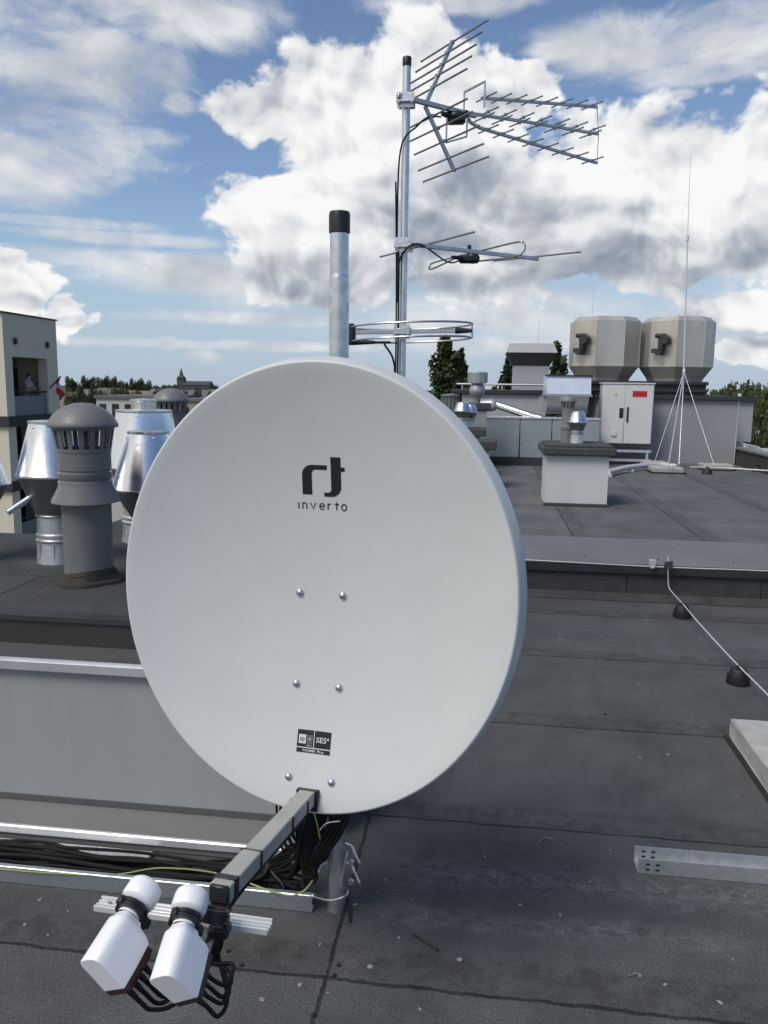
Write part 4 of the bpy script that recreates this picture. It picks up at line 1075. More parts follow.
b = MB(); frust(b, (a2, c2_, sy-.15, sy+.85), zz2+.002, (a2+.06, c2_-.06, sy+.05, sy+.65), zz3+.05); ob('hood_top', b, M_hood, T, smooth=0)
# rotor vent
ry = 11.6
T = thing('turbine_vent', 'grey metal vent with drum head on a bulbous neck, above the duct casing', 'vent cowl', (X(477, 400, ry), ry, Z(477, 405, ry)))
k_ = (Z(477, 372, ry)-Z(477, 405, ry)); u = .0151*1.0
b = MB(); b.lathe([(.05, 0), (.05, k_*.18), (.075, k_*.26), (.108, k_*.36), (.115, k_*.45), (.10, k_*.58), (.075, k_*.66)], n=28); ob('bulb', b, M_duct, T, local=True)
b = MB(); b.lathe([(.075, k_*.64), (.135, k_*.66), (.138, k_*.98), (.13, k_), (.001, k_+.004)], n=28)
for i in range(14): a = i*2*pi/14; b.box((.138*cos(a), .138*sin(a), k_*.82), (.008, .012, k_*.28), rot=Matrix.Rotation(a, 3, 'Z'))
ob('drum', b, M_duct, T, local=True)
b = MB(); b.span((X(463, 405, ry), ry-.15, FR), (X(487, 405, ry), ry+.25, Z(477, 410, ry))); 
T = thing('chimney_block', 'dark capped chimney block under the drum shaped turbine vent', 'chimney', (X(476, 405, ry), ry, FR))
ob('body', b, M_render2, T, smooth=0)
b = MB(); b.span((X(461, 405, ry), ry-.18, Z(477, 409.8, ry)), (X(491, 405, ry), ry+.28, Z(477, 403, ry)), bev=.01); ob('lid', b, M_lid, T, smooth=0)
ry2 = 11.0
T = thing('ribbed_vent', 'short dark ribbed vent drum just above the right rim of the dish', 'vent', (X(450, 405, ry2), ry2, Z(450, 412, ry2)))
hh_ = Z(450, 396, ry2)-Z(450, 412, ry2)
b = MB(); b.cyl((0, 0, 0), (0, 0, hh_), .11, n=20)
for i in range(16): a = i*pi/8; b.box((.115*cos(a), .115*sin(a), hh_/2), (.02, .012, hh_*.95), rot=Matrix.Rotation(a, 3, 'Z'))
ob('drum', b, M_pvc, T, local=True)
b = MB(); b.lathe([(.13, hh_), (.13, hh_+.02), (.001, hh_+.035)], n=20); ob('cap', b, M_pvcl, T, local=True)
b = MB(); b.cyl((0, 0, FR-wloc(T).z), (0, 0, -.001), .09, n=16); ob('stem', b, M_render2, T, local=True)
# two chimneys partly behind the dish rim
for i, (lx, ly_, py, zz, lb) in enumerate(((486, 10.4, 429, 0, 'dark lidded chimney block with two small cowls by the dish rim'), (497, 9.1, 441, 0, 'dark lidded chimney block nearest behind the dish rim'))):
    zt3 = Z(480, py, ly_); xr = X(lx, py, ly_)
    T = thing('chimney_block', lb, 'chimney', (xr-.3, ly_+.2, FR))
    b = MB(); b.span((xr-.62, ly_+.04, FR), (xr-.08, ly_+.45, zt3-.10)); ob('body', b, M_render2, T, smooth=0)
    b = MB(); b.span((xr-.66, ly_, zt3-.10), (xr, ly_+.5, zt3), bev=.01); ob('lid', b, M_lid, T, smooth=0)
zt3 = Z(480, 429, 10.4)
for (px, sc, dy, lb) in ((462.5, 1.0, 0, 'bright silver cone cowl beside the dish rim, larger of the two'), (470.5, .8, .25, 'small silver cone cowl just right of the larger one by the dish rim')):
    yy = 10.6+dy; h_ = (Z(px, 402 if sc == 1 else 404, yy)-zt3)
    t_ = dup(cowl2, (X(px, 410, yy), yy, zt3), 1.0, label=lb); t_.scale = (1.15*sc, 1.15*sc, h_/.355)
# diagonal silver duct
T = thing('diagonal_duct', 'bright silver pipe sloping down over the duct casing', 'duct', P(510, 415, y=12.7))
p0, p1, p2_ = P(497, 405, y=12.8), P(530, 416, y=12.6), P(540, 418.5, y=12.5)
b = MB(); b.cyl(p0, p1, .06, n=20); b.tube([p1, p2_, p2_+V((.1, 0, -.02))], .055, 14); ob('pipe', b, M_cone, T)
b = MB(); b.sphere(P(492, 405, y=12.8), .10, n=16); b.cyl(P(476, 406, y=12.85), P(492, 405, y=12.8), .10, n=16); b.cyl(P(476, 407, y=12.9), P(476, 430, y=12.9), .09, n=16); ob('elbow', b, M_duct, T)
# pipes along the roof
for i, (pts, r_, lb) in enumerate((([P(455, 457, z=FR+.08), P(520, 459, z=FR+.08), P(544, 460, z=FR+.08)], .022, 'pale conduit running along the roof towards the white chimney block'),
        ([P(608, 472, z=FR+.06), P(630, 467, z=FR+.07), P(655, 465, z=FR+.06), P(676, 466, z=FR+.05)], .035, 'thick pale pipe lying on the roof between the chimney block and the lightning mast'),
        ([P(690, 467, z=FR+.06), P(725, 468, z=FR+.06), P(757, 470, z=FR+.06), P(790, 472, z=FR+.06)], .010, 'thin pale wire running right from the lightning mast along the roof'))):
    b = MB(); b.tube(pts, r_, 10)
    if i != 2:
        for p in pts[:]: b.box(V((p.x, p.y, FR+.02)), (.10, .06, .04))
    solo('roof_conduit', b, M_wire, lb, 'pipe')
for (px, py, lb) in ((757, 472, 'black wire holder at the right end of the far roof'), (707, 474, 'black wire holder beside the right concrete foot of the lightning mast')):
    p = P(px, py, z=FR); T = thing('wire_holder', lb, 'wire holder', (p.x, p.y, FR))
    b = MB(); b.lathe([(.075, 0), (.06, .06), (.05, .075), (.001, .077)], n=14); ob('base', b, M_rub, T, local=True)
    b = MB(); b.box((0, 0, .085), (.03, .03, .03)); ob('clip', b, M_black, T, local=True)
# lightning mast
mc = P(677, 466, z=FR); my = mc.y
T = thing('lightning_mast', 'tall thin lightning rod on four splayed legs with concrete feet, right of the cabinet', 'lightning rod', (mc.x, my, FR))
ap = P(684, 372, y=my); mid_ = P(687.5, 238, y=my); tp = P(690.5, 155, y=my)
b = MB(); b.cyl(ap-V((0, 0, .1)), mid_, .013, .010, n=12); b.cyl(mid_, tp, .006, .003, n=8); b.cyl(mid_-V((0, 0, .04)), mid_+V((0, 0, .03)), .022, n=10); ob('rod', b, M_wire, T)
feet = [P(668, 468, z=FR+.1), P(679, 465, z=FR+.1), P(714, 465, z=FR+.1), P(655, 461, z=FR+.1)]
for i, f in enumerate(feet): b = MB(); b.cyl(ap, f, .010 if i < 2 else .004, n=10); ob('leg', b, M_galv, T)
b = MB(); b.box(ap, (.04, .04, .10), bev=.01); ob('hub', b, M_wire, T)
for i, (px, py, w_) in enumerate(((667, 473, .42), (717, 470, .42), (655, 467, .36))):
    p = P(px, py, z=FR)
    b = MB(); b.box((p.x, p.y+.1, FR+.045), (w_, w_*.9, .07), bev=.01); ob('concrete_foot', b, M_conc, T, smooth=0)
    if i < 2:
        b = MB(); b.box((p.x, p.y+.1, FR+.009), (w_+.06, w_*.9+.06, .012)); ob('rubber_pad', b, M_mat, T, smooth=0)
# thin rods behind
for (x_, ya, yb, yy, lb) in ((592, 287, 320, 15.2, 'very thin lightning rod behind the left roof fan'), (538, 318, 348, 15.6, 'very thin lightning rod above the hooded shaft')):
    b = MB(); p, q = P(x_, yb, y=yy), P(x_, ya, y=yy); b.cyl(V((p.x, p.y, zc0)), V((p.x, p.y, q.z)), .007, .004, n=6); solo('thin_rod', b, M_wire, lb, 'lightning rod')

# parapet at the right end of the far roof
xp = 3.95
T = thing('edge_parapet', 'dark felt covered parapet at the right end of the far roof', 'wall', (xp, 12, FR))
pz2 = Z(768, 456, 11.6)
b = MB(); b.span((xp, 6.2, FR-.1), (xp+.30, 14.35, pz2-.03)); ob('body', b, M_feltface, T, smooth=0)
b = MB(); b.span((xp-.03, 6.2, pz2-.029), (xp+.33, 14.37, pz2+.01), bev=.006); ob('cap', b, M_flash, T, smooth=0)
b = MB(); b.tube([(xp+.1, 14.3, pz2+.06), (xp+.08, 12.6, pz2+.06), (xp+.02, 11.9, pz2+.05), (xp+.04, 8, pz2+.06)], .010, 8); b.box((xp+.1, 12.3, pz2+.035), (.06, .06, .05)); b.box((xp+.1, 13.2, pz2+.035), (.06, .06, .05))
solo('parapet_wire', b, M_wire, 'pale wire on small holders along the parapet at the right end of the far roof', 'wire')

# ------------------------------------------------------------------ neighbouring block at the left
NX = -19.3
def SP(px, py, off=0.0):
    d = ray(px, py); q = EYE+d*((NX+off)/d.x); return q
yA, yB = SP(2.5, 330).y, SP(56, 330).y
zr = SP(56, 321).z; z_fas = SP(50, 359).z; z_top_slab = SP(50, 414).z
c0, c1_ = SP(14, 390).y, SP(48.5, 390).y
FH = z_top_slab-SP(50, 474).z
T = thing('apartment_building', 'cream apartment block with recessed balconies at the left edge', 'building', (NX-5, yA, -14))
b = MB(); D_ = 12
b.span((NX-D_, yA, z_fas), (NX, yB, zr))
b.span((NX-.45, yA, -14), (NX, c0, z_fas)); b.span((NX-.45, c1_, -14), (NX, yB, z_fas))
b.span((NX-D_, yA, -14), (NX-.4501, yA+.3, z_fas)); b.span((NX-D_, yB-.3, -14), (NX-.4501, yB, z_fas)); b.span((NX-D_, yA+.3, -14), (NX-1.8, yB-.3, z_fas))
ob('wall', b, M_cream, T, smooth=0)
b = MB(); b.span((NX-D_-.1, yA-.1, zr), (NX+.06, yB+.05, zr+.06)); ob('roof_edge', b, M_slab, T, smooth=0)
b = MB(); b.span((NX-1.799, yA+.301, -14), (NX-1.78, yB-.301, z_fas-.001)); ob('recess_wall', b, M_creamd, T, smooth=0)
zpan, zrail = SP(30, 396).z, SP(30, 392).z
for k in range(5):
    zsl = z_top_slab-k*FH
    b = MB(); b.span((NX-D_-.02, yA-.12, zsl-.42), (NX+.12, yA-.001, zsl)); b.span((NX+.001, yA-.001, zsl-.42), (NX+.12, yB+.04, zsl)); b.span((NX-1.77, c0+.002, zsl-.42), (NX, c1_-.002, zsl)); ob('balcony_slab', b, M_slab, T, smooth=0)
    b = MB(); b.span((NX-.14, c0+.01, zsl+.001), (NX-.10, c1_-.01, zpan-k*FH)); ob('balcony_panel', b, M_balc, T, smooth=0)
    b = MB(); b.tube([(NX-.12, c0, zrail-k*FH), (NX-.12, c1_, zrail-k*FH)], .04, 6, smooth=False); ob('handrail', b, M_slab, T)
    for (xa_, xb_) in ((8, 17.5), (29, 41)):
        w0, w1 = SP(xa_, 370, -1.75).y, SP(xb_, 370, -1.75).y; zt3_ = SP(36, 369, -1.75).z-k*FH
        b = MB(); b.span((NX-1.779, w0, zsl+.05), (NX-1.74, w1, zt3_)); wd = ob('balcony_door', b, M_glass, T, smooth=0)
        if xa_ > 20: b = MB(); b.span((NX-1.779, w0-.03, zt3_+.001), (NX-1.62, w1+.03, zt3_+.13)); ob('blind_box', b, M_flagw, wd, smooth=0)
for (px, py) in ((14.5, 341), (46.5, 345)):
    p = SP(px, py); b = MB(); b.box((NX+.05, p.y, p.z), (.1, .18, .26), bev=.02); ob('outlet', b, M_fan_dark, T)
# person leaning at the balcony
pc = SP(25, 385, -.6); zf = z_top_slab
T = thing('person', 'person in pale pink top leaning on the balcony rail of the cream block', 'person', (NX-.58, pc.y, zf), radians(90))
def skin_body(T, name, verts, edges, radii, m):
    me = bpy.data.meshes.new(name); me.from_pydata([tuple(v) for v in verts], edges, [])
    o = bpy.data.objects.new(name, me); col.objects.link(o)
    o.modifiers.new('s', 'SKIN'); md = o.modifiers.new('ss', 'SUBSURF'); md.levels = 1
    for i, r in enumerate(radii): me.skin_vertices[0].data[i].radius = (r, r)
    me.skin_vertices[0].data[0].use_root = True
    dg = bpy.context.evaluated_depsgraph_get(); m2 = bpy.data.meshes.new_from_object(o.evaluated_get(dg))
    bpy.data.objects.remove(o); m2.materials.append(m); m2.polygons.foreach_set('use_smooth', [True]*len(m2.polygons))
    o = bpy.data.objects.new(name, m2); col.objects.link(o); o.parent = T; return o
vs = [(0, 0, .95), (0, -.03, 1.15), (0, -.10, 1.38), (0, -.13, 1.50), (0, -.17, 1.62), (0, -.19, 1.70), (.18, -.11, 1.40), (.25, -.22, 1.18), (.12, -.40, 1.10), (.06, -.46, 1.10), (-.18, -.11, 1.40), (-.25, -.22, 1.18), (-.12, -.40, 1.10), (-.06, -.46, 1.10), (.10, 0, .88), (.11, -.02, .48), (.11, .02, .08), (.11, -.12, .04), (-.10, 0, .88), (-.11, -.02, .48), (-.11, .02, .08), (-.11, -.12, .04)]
es = [(0, 1), (1, 2), (2, 3), (3, 4), (4, 5), (2, 6), (6, 7), (7, 8), (8, 9), (2, 10), (10, 11), (11, 12), (12, 13), (0, 14), (14, 15), (15, 16), (16, 17), (0, 18), (18, 19), (19, 20), (20, 21)]
rs = [.14, .13, .14, .06, .10, .08, .06, .045, .035, .03, .06, .045, .035, .03, .09, .065, .045, .035, .09, .065, .045, .035]
skin_body(T, 'body', vs, es, rs, M_skin)
b = MB(); b.lathe([(.15, .90), (.158, 1.0), (.155, 1.15), (.165, 1.3), (.15, 1.42), (.07, 1.48)], (0, -.04, 0), n=16)
for v in b.b.verts: v.co.x *= 1.15; v.co.y -= (v.co.z-.95)*.2
for s in (-1, 1): b.tube([(s*.14, -.10, 1.40), (s*.20, -.13, 1.36), (s*.235, -.19, 1.25)], .062, 8)
ob('shirt', b, M_shirt, T, local=True)
b = MB(); b.sphere((0, -.155, 1.69), .112, (1, 1, .95), 12); ob('hair', b, M_trunk, T, local=True)
b = MB(); b.lathe([(.13, .96), (.12, .86)], (0, 0, 0), n=12)
for s in (-1, 1): b.tube([(s*.09, 0, .93), (s*.10, -.02, .5), (s*.11, .02, .10)], [.10]*5+[.075]*20, 8)
ob('trousers', b, M_balc, T, local=True)
# flag
T = thing('flag', 'red and white flag on a slanted pole fixed to the cream block balcony', 'flag', SP(50, 388, .05))
fp0, fp1 = SP(50, 388, .03), SP(60.5, 376.5, .9)
b = MB(); b.cyl(fp0, fp1, .03, n=8); ob('flag_pole', b, M_trunk, T)
b1, b2 = MB(), MB()
n1 = 8
def fpnt(i, jv):
    # i along the fly (hanging), jv across
    tt = i/n1; p = SP(54.0+jv*5+tt*5.5, 382-jv*5+tt*15, .45+jv*.3)
    return p+V((.10*sin(tt*7+jv*2), 0, 0))
for i in range(n1):
    for jv, bb in ((0, b1), (1, b2)):
        lo, hi = (0, .62) if jv == 0 else (.62, 1.0)
        for q0, q1 in ((lo, (lo+hi)/2), ((lo+hi)/2, hi)):
            bb.quad(fpnt(i, q0), fpnt(i+1, q0), fpnt(i+1, q1), fpnt(i, q1))
ob('red_half', b1, M_flagr, T); ob('white_half', b2, M_flagw, T)

# ------------------------------------------------------------------ trees
def tree_meshes(seed, H, W_, kind, nleaf, leaf):
    rnd = random.Random(seed)
    b = MB(); b.tube([(0, 0, 0), (.01*H, 0, H*.3), (-.01*H, .01*H, H*.62), (0, 0, H*.9)], [.022*H]*6+[.014*H]*6+[.007*H]*7, 8)
    lobes = []
    if kind == 'poplar':
        for i in range(17):
            t_ = .12+.86*i/16; r = W_*1.15*(.55+.5*sin(pi*min(1, t_*1.05))**.7)*(1.0 if t_ < .80 else max(.30, (1.10-t_)/.30))*rnd.uniform(.8, 1.2)
            for q in range(2):
                a = rnd.uniform(0, 6.28); lobes.append((V((cos(a)*r*.42, sin(a)*r*.42, H*t_)), V((r*.62, r*.62, H*.055))))
        for q in range(7):
            t_ = rnd.uniform(.5, .95); a = rnd.uniform(0, 6.28); r = W_*.62*(1.2-t_); lobes.append((V((cos(a)*r, sin(a)*r, H*t_)), V((W_*.12, W_*.12, H*.07))))
    else:
        for i in range(11):
            a = rnd.uniform(0, 6.28); rr = rnd.uniform(.1, .36)*W_; zz = rnd.uniform(.42, .86)*H
            s = rnd.uniform(.20, .30); lobes.append((V((cos(a)*rr, sin(a)*rr, zz)), V((W_*s, W_*s, H*s*.62))))
            if i < 6: b.tube([(0, 0, H*.35), (cos(a)*rr*.5, sin(a)*rr*.5, H*.5), (cos(a)*rr, sin(a)*rr, zz)], [.010*H, .008*H, .006*H, .004*H], 5, sub=2)
    L_ = MB()
    for _ in range(nleaf):
        c, s = rnd.choice(lobes)
        d = V((rnd.gauss(0, 1), rnd.gauss(0, 1), rnd.gauss(0, 1))).normalized()*(rnd.random()**.45)
        p = c+V((d.x*s.x, d.y*s.y, d.z*s.z))
        n_ = V((rnd.gauss(0, 1), rnd.gauss(0, 1), rnd.gauss(0, 1)+.6)).normalized(); x = n_.orthogonal().normalized(); y = n_.cross(x); l = leaf*rnd.uniform(.6, 1.4)
        L_.quad(p-x*l, p-y*l*.6, p+x*l, p+y*l*.6)
    return b, L_
def tree(name, seed, H, W_, kind, nleaf, leaf, m, loc, label, group=None):
    T = thing(name, label, 'tree', loc, group=group)
    b, L_ = tree_meshes(seed, H, W_, kind, nleaf, leaf)
    ob('trunk', b, M_trunk, T, local=True); ob('crown', L_, m, T, local=True, smooth=0, normals=False)
    return T
G = -14.5
def treeat(T0, px, top, y, H0, W0, width_px, label, group):
    p = P(px, top, y=y); H = p.z-G; s_z = H/H0; s_x = width_px*y/FPX/W0
    return (p.x, y, G), (s_x, s_x, s_z)
POPS = [(441, 352, 70, 14, 'tall poplar just right of the antenna mast, left of the two above the dish rim'), (458, 345, 66, 20, 'tall dense poplar in the middle of the group above the dish rim')]
def put(name, seed, kind, px, top, y, wpx, m, label, nleaf, leaf, group=None):
    p = P(px, top, y=y); H = p.z-G; return tree(name, seed, H, wpx*y/FPX, kind, nleaf, leaf, m, (p.x, y, G), label, group)
put('poplar_tree', 1, 'poplar', 447, 344, 62, 38, M_pop, 'tall dark poplar, wider one of the two standing above the right rim of the dish', 14000, .20)
put('poplar_tree', 2, 'poplar', 463, 355, 64, 19, M_pop, 'slim dark poplar just right of the wider one above the dish rim', 5000, .20)
put('poplar_tree', 3, 'poplar', 509, 364, 66, 22, M_pop, 'dark poplar whose top shows left of the hooded shaft', 4000, .22)
put('poplar_tree', 4, 'poplar', 558, 349, 66, 28, M_pop, 'dark poplar showing between the hooded shaft and the left roof fan', 6000, .22)
# right hand wood behind the plant room
proto = None
def broad(seed, m, nleaf=1500, leaf=.55): 
    b, L_ = tree_meshes(seed, 16, 12, 'broad', nleaf, leaf); return b, L_
M_leaf2 = leafmat('light_tree_leaves', (.045, .062, .022), (.12, .13, .048))
M_leaf3 = leafmat('olive_tree_leaves', (.035, .050, .020), (.085, .100, .036))
protos = []
for i, (sd, m_) in enumerate(((11, M_leaf2), (12, M_leafd), (13, M_leaf3), (14, M_leaf))):
    b, L_ = tree_meshes(sd, 16, 12, 'broad', 4200, .42); protos.append((b, L_, m_))
proto_obs = [None]*4
def bt(i, px, top, y, wpx, label, group):
    p = P(px, top, y=y); H = (p.z-G)*1.06; sc = (wpx*1.45*y/FPX/12, wpx*1.45*y/FPX/12, H/16)
    if proto_obs[i] is None:
        T = thing('broadleaf_tree', label, 'tree', (p.x, y, G), random.uniform(0, 6), group)
        b, L_, m_ = protos[i]; ob('trunk', b, M_trunk, T, local=True); ob('crown', L_, m_, T, local=True, smooth=0, normals=False); T.scale = sc; proto_obs[i] = T; return T
    return dup(proto_obs[i], (p.x, y, G), random.uniform(0, 6), sc, label, group)
for k_, (px, top, w_) in enumerate(((708, 389, 22), (722, 387, 20), (735, 389, 20), (745, 390, 20), (757, 388, 24), (770, 391, 22), (784, 390, 24), (800, 389, 24), (700, 392, 18))):
    bt(k_ % 4, px, top+1, 95+6*(k_ % 3), w_*1.8, 'green broadleaf tree in the wood beyond the plant room at the right', 'trees of the wood at the right')
for k_ in range(12):
    bt((k_+1) % 4, 706+k_*8, 394+(k_ % 3)*3, 80+3*(k_ % 3), 26, 'lower green tree in front of the wood at the right', 'lower trees at the right')
# skyline trees at the left
lab = 'small dark tree on the skyline beyond the town'
for k_, (px, top, w_) in enumerate(((67, 376, 7), (73, 376, 8), (86, 376.5, 7), (92, 377, 7), (99, 377, 7), (104, 376.5, 7), (110, 377, 8), (115, 377, 7), (122, 380, 6), (128, 380, 5), (134, 379, 6), (141, 379, 8), (146, 380, 8))):
    bt(k_ % 4, px, top+1, 400+10*(k_ % 5), w_*1.1, lab, 'trees on the skyline')
for k_ in range(26):
    px = 58+k_*6.3+random.uniform(-2, 2); bt((k_*3+1) % 4, px, 385.8+random.uniform(-.6, .8), 480+random.uniform(0, 100), 10, 'tree in the dark far line of trees at the horizon on the left', 'far tree line on the left')
for k_ in range(34):
    px = random.uniform(56, 205); yy = random.uniform(95, 240); bt(k_ % 4, px, random.uniform(389.5, 395.5), yy, random.uniform(8, 16), 'green tree among the houses of the town on the left', 'trees in the town')
for k_ in range(16):
    px = random.uniform(740, 790) if k_ % 2 else random.uniform(20, 60); bt(k_ % 4, px, 428+random.uniform(0, 12) if k_ % 2 else 405+random.uniform(0, 10), random.uniform(60, 75), random.uniform(20, 30), 'bushy green tree below roof level', 'trees below roof level')
# ------------------------------------------------------------------ town houses
def house(px0, px1, top, y, dep_, wallm, roofm, label, pitched=True, nwin=4, wrow=None, group=None):
    a, c_ = P(px0, top, y=y).x, P(px1, top, y=y).x; zt = P(px0, top, y=y).z
    T = thing('town_house', label, 'building', ((a+c_)/2, y, G), group=group)
    rise = min(3.0, dep_*.3) if pitched else .35
    zw = zt-rise
    b = MB(); b.span((a, y, G), (c_, y+dep_, zw)); ob('wall', b, wallm, T, smooth=0)
    b = MB()
    if pitched: b.prism([(y-.4, zw+.001), (y+dep_/2, zt), (y+dep_+.4, zw+.001)], a-.3, c_+.3)
    else: b.span((a-.2, y-.2, zw+.001), (c_+.2, y+dep_+.2, zt))
    ob('roof', b, roofm, T, smooth=0)
    fl = 0
    while zw-1.9-fl*3 > G+1 and fl < 4:
        for i in range(nwin):
            x_ = a+(c_-a)*(i+.5)/nwin; ww = (c_-a)/nwin*.27
            b = MB(); b.span((x_-ww, y-.05, zw-2.1-fl*3), (x_+ww, y-.002, zw-.6-fl*3)); ob('window', b, M_win, T, smooth=0)
        fl += 1
    return T
house(96, 160, 395, 85, 12, M_wallw, M_roofg, 'long low white building with a row of dark windows, behind the domed vent pipe', False, 5)
house(161, 240, 398, 88, 12, M_wallb, M_roofg, 'beige flat roofed building behind the small far vent pipe', False, 5)
specs = [(56, 72, 391, 150, M_wallb, M_roofr), (76, 88, 388, 210, M_wallw, M_roofg), (92, 104, 386.5, 260, M_wallw, M_roofg), (104, 120, 387, 240, M_wallw, M_roofg), (118, 130, 389, 190, M_wallb, M_roofr), (130, 146, 389.5, 170, M_wallb, M_roofr), (146, 156, 387.5, 250, M_wallw, M_roofr), (156, 172, 388.5, 220, M_wallb, M_roofg), (176, 205, 388.5, 230, M_wallw, M_roofg), (205, 240, 388, 240, M_wallb, M_roofr)]
desc = ['beige house with tiled roof right beside the flag', 'white house with grey roof left of the skyline trees', 'pale town building below the densest skyline trees', 'wide pale town building in the middle of the town', 'beige tiled house above the long low white building, left one', 'beige tiled house above the long low white building, right one', 'small white house with reddish roof left of the church', 'beige grey roofed building left of the far vent cap', 'long pale building below the church spire', 'beige tiled house hidden at the dish rim']
for (a, c_, tp_, yy, wm, rm), ds in zip(specs, desc): house(a, c_-2, tp_+1.2, yy, 10, wm, rm, ds, True, 4)
# right
house(742, 800, 436, 66, 20, M_wallw, M_wallw, 'white flat roofed building at the right edge below the wood', False, 4)
T = house(744, 800, 418, 84, 12, M_wallw, M_roofg, 'white building with dark roof and square windows at the right edge', False, 5)
# church
yy = 420; cx_ = P(181.5, 384, y=yy).x; zt = P(181.5, 370.5, y=yy).z; zb_ = P(181.5, 382, y=yy).z
T = thing('church', 'distant dark church with a pointed spire on the skyline', 'church', (cx_, yy, G))
b = MB(); b.span((cx_-1.9, yy-1.9, G), (cx_+1.9, yy+1.9, zb_+2.2)); ob('tower', b, M_spire, T, smooth=0)
b = MB(); b.lathe([(2.7, zb_+2.2), (.95, zb_+3.9), (1.0, zb_+4.4), (.05, zt+1.5)], (cx_, yy, 0), n=8); ob('spire', b, M_spire, T, smooth=0)
b = MB(); b.span((cx_+1.9, yy-4, G), (cx_+17, yy+4, P(190, 385, y=yy).z)); b.prism([(yy-4.3, P(190, 385, y=yy).z), (yy, P(190, 381, y=yy).z), (yy+4.3, P(190, 385, y=yy).z)], cx_+1.9, cx_+17); ob('nave', b, M_spire, T, smooth=0)

# ------------------------------------------------------------------ sun and sky
SUN = V((-.38, -.47, .79)).normalized()
sd = bpy.data.lights.new('sun', 'SUN'); sd.energy = 2.5; sd.angle = radians(24.0); sd.color = (1, .955, .89)
so = bpy.data.objects.new('sun', sd); col.objects.link(so)
so.rotation_euler = SUN.to_track_quat('Z', 'Y').to_euler()
world = bpy.data.worlds.new('World'); scene.world = world; world.use_nodes = True
t = NT(world.node_tree); bg = t.n['Background']
sky = t.new('ShaderNodeTexSky', sky_type='NISHITA'); sky.sun_disc = False
sky.sun_elevation = asin(SUN.z); sky.sun_rotation = atan2(SUN.x, SUN.y)
sky.air_density = 1.0; sky.dust_density = .6; sky.ozone_density = 1.5
d = t.vm('NORMALIZE', t.new('ShaderNodeTexCoord').outputs['Generated'])
sp = t.new('ShaderNodeSeparateXYZ'); t.l.new(d, sp.inputs[0])
u = t.m('ARCTAN2', sp.outputs[0], sp.outputs[1]); v = t.m('ARCSINE', sp.outputs[2])
cb = t.new('ShaderNodeCombineXYZ'); t.put(cb.inputs[0], u); t.put(cb.inputs[1], v); uv = cb.outputs[0]
def UV(px, py):
    r = ray(px, py).normalized(); return (atan2(r.x, r.y), asin(r.z))
warp = t.new('ShaderNodeTexNoise'); t.put(warp.inputs['Vector'], uv); warp.inputs['Scale'].default_value = 8; warp.inputs['Detail'].default_value = 1.5
wv = t.vm('MULTIPLY', t.vm('SUBTRACT', warp.outputs['Color'], (.5, .5, .5)), (.09, .06, 0))
uvw = t.vm('ADD', uv, wv)
wp2 = t.new('ShaderNodeTexNoise'); t.put(wp2.inputs['Vector'], uv); wp2.inputs['Scale'].default_value = 38; wp2.inputs['Detail'].default_value = 3
uvw2 = t.vm('ADD', uv, t.vm('MULTIPLY', t.vm('SUBTRACT', wp2.outputs['Color'], (.5, .5, .5)), (.045, .030, 0)))
def blobs(lst, vec):
    acc = None
    for (px, py, rx, ry) in lst:
        c = UV(px, py); q = t.vm('MULTIPLY', t.vm('SUBTRACT', vec, (c[0], c[1], 0)), (FPX/rx, FPX/ry, 0))
        f = t.m('SUBTRACT', 1.0, t.vm('LENGTH', q))
        acc = f if acc is None else t.m('MAXIMUM', acc, f)
    return t.m('MAXIMUM', acc, -1.5)
CUM = [(415, 82, 62, 55), (345, 105, 78, 58), (262, 112, 62, 26), (470, 120, 62, 62), (520, 95, 40, 30), (300, 215, 95, 40), (350, 160, 70, 75), (430, 190, 100, 90), (250, 205, 42, 17), (330, 262, 110, 40),
       (620, 185, 120, 62), (700, 175, 80, 52), (560, 225, 120, 60), (765, 180, 60, 62), (650, 240, 150, 42), (480, 255, 120, 45), (770, 240, 80, 40),
       (18, 288, 34, 24), (64, 318, 26, 19), (8, 262, 20, 14), (745, 308, 48, 18), (290, 293, 18, 7), (758, 350, 40, 14)]
SOFT = [(60, 55, 120, 52), (60, 140, 105, 42), (25, 165, 70, 45), (170, 15, 120, 28), (0, 20, 60, 60), (5, 188, 20, 10), (130, 135, 55, 12), (178, 104, 20, 12), (55, 165, 70, 18),
        (640, 42, 115, 28), (725, 30, 90, 36), (600, 60, 40, 14), (705, 72, 70, 14), (565, 50, 50, 12), (440, 5, 90, 10), (680, 95, 20, 6),
        (150, 262, 200, 12), (230, 275, 190, 20), (500, 310, 260, 34), (420, 292, 200, 24), (540, 345, 50, 10), (640, 320, 150, 26), (120, 238, 120, 8), (460, 345, 70, 16), (60, 222, 90, 7), (300, 320, 160, 8), (220, 345, 160, 6), (168, 343, 14, 10), (200, 356, 24, 9)]
DARK = [(330, 283, 120, 26), (450, 235, 75, 26), (620, 262, 130, 24), (580, 275, 90, 16), (700, 255, 110, 20), (480, 190, 55, 26), (420, 290, 90, 14), (500, 205, 70, 22), (770, 330, 70, 8), (380, 225, 60, 24), (30, 300, 30, 8), (75, 325, 22, 8), (560, 205, 30, 14), (20, 95, 60, 20), (120, 75, 70, 20), (600, 280, 130, 20)]
LITE = [(415, 70, 50, 34), (335, 95, 60, 30), (610, 170, 90, 36), (700, 160, 60, 28), (300, 205, 60, 20), (640, 225, 40, 14), (440, 150, 40, 20), (560, 175, 60, 26), (350, 165, 30, 14), (745, 305, 40, 14), (380, 245, 30, 12)]
n1 = t.noise(t.scalev(uvw, (1, 1.25, 0)), 11, 9, .56)
n1s = t.noise(t.scalev(uvw, (1, 1.25, 0)), 11, 4, .5)
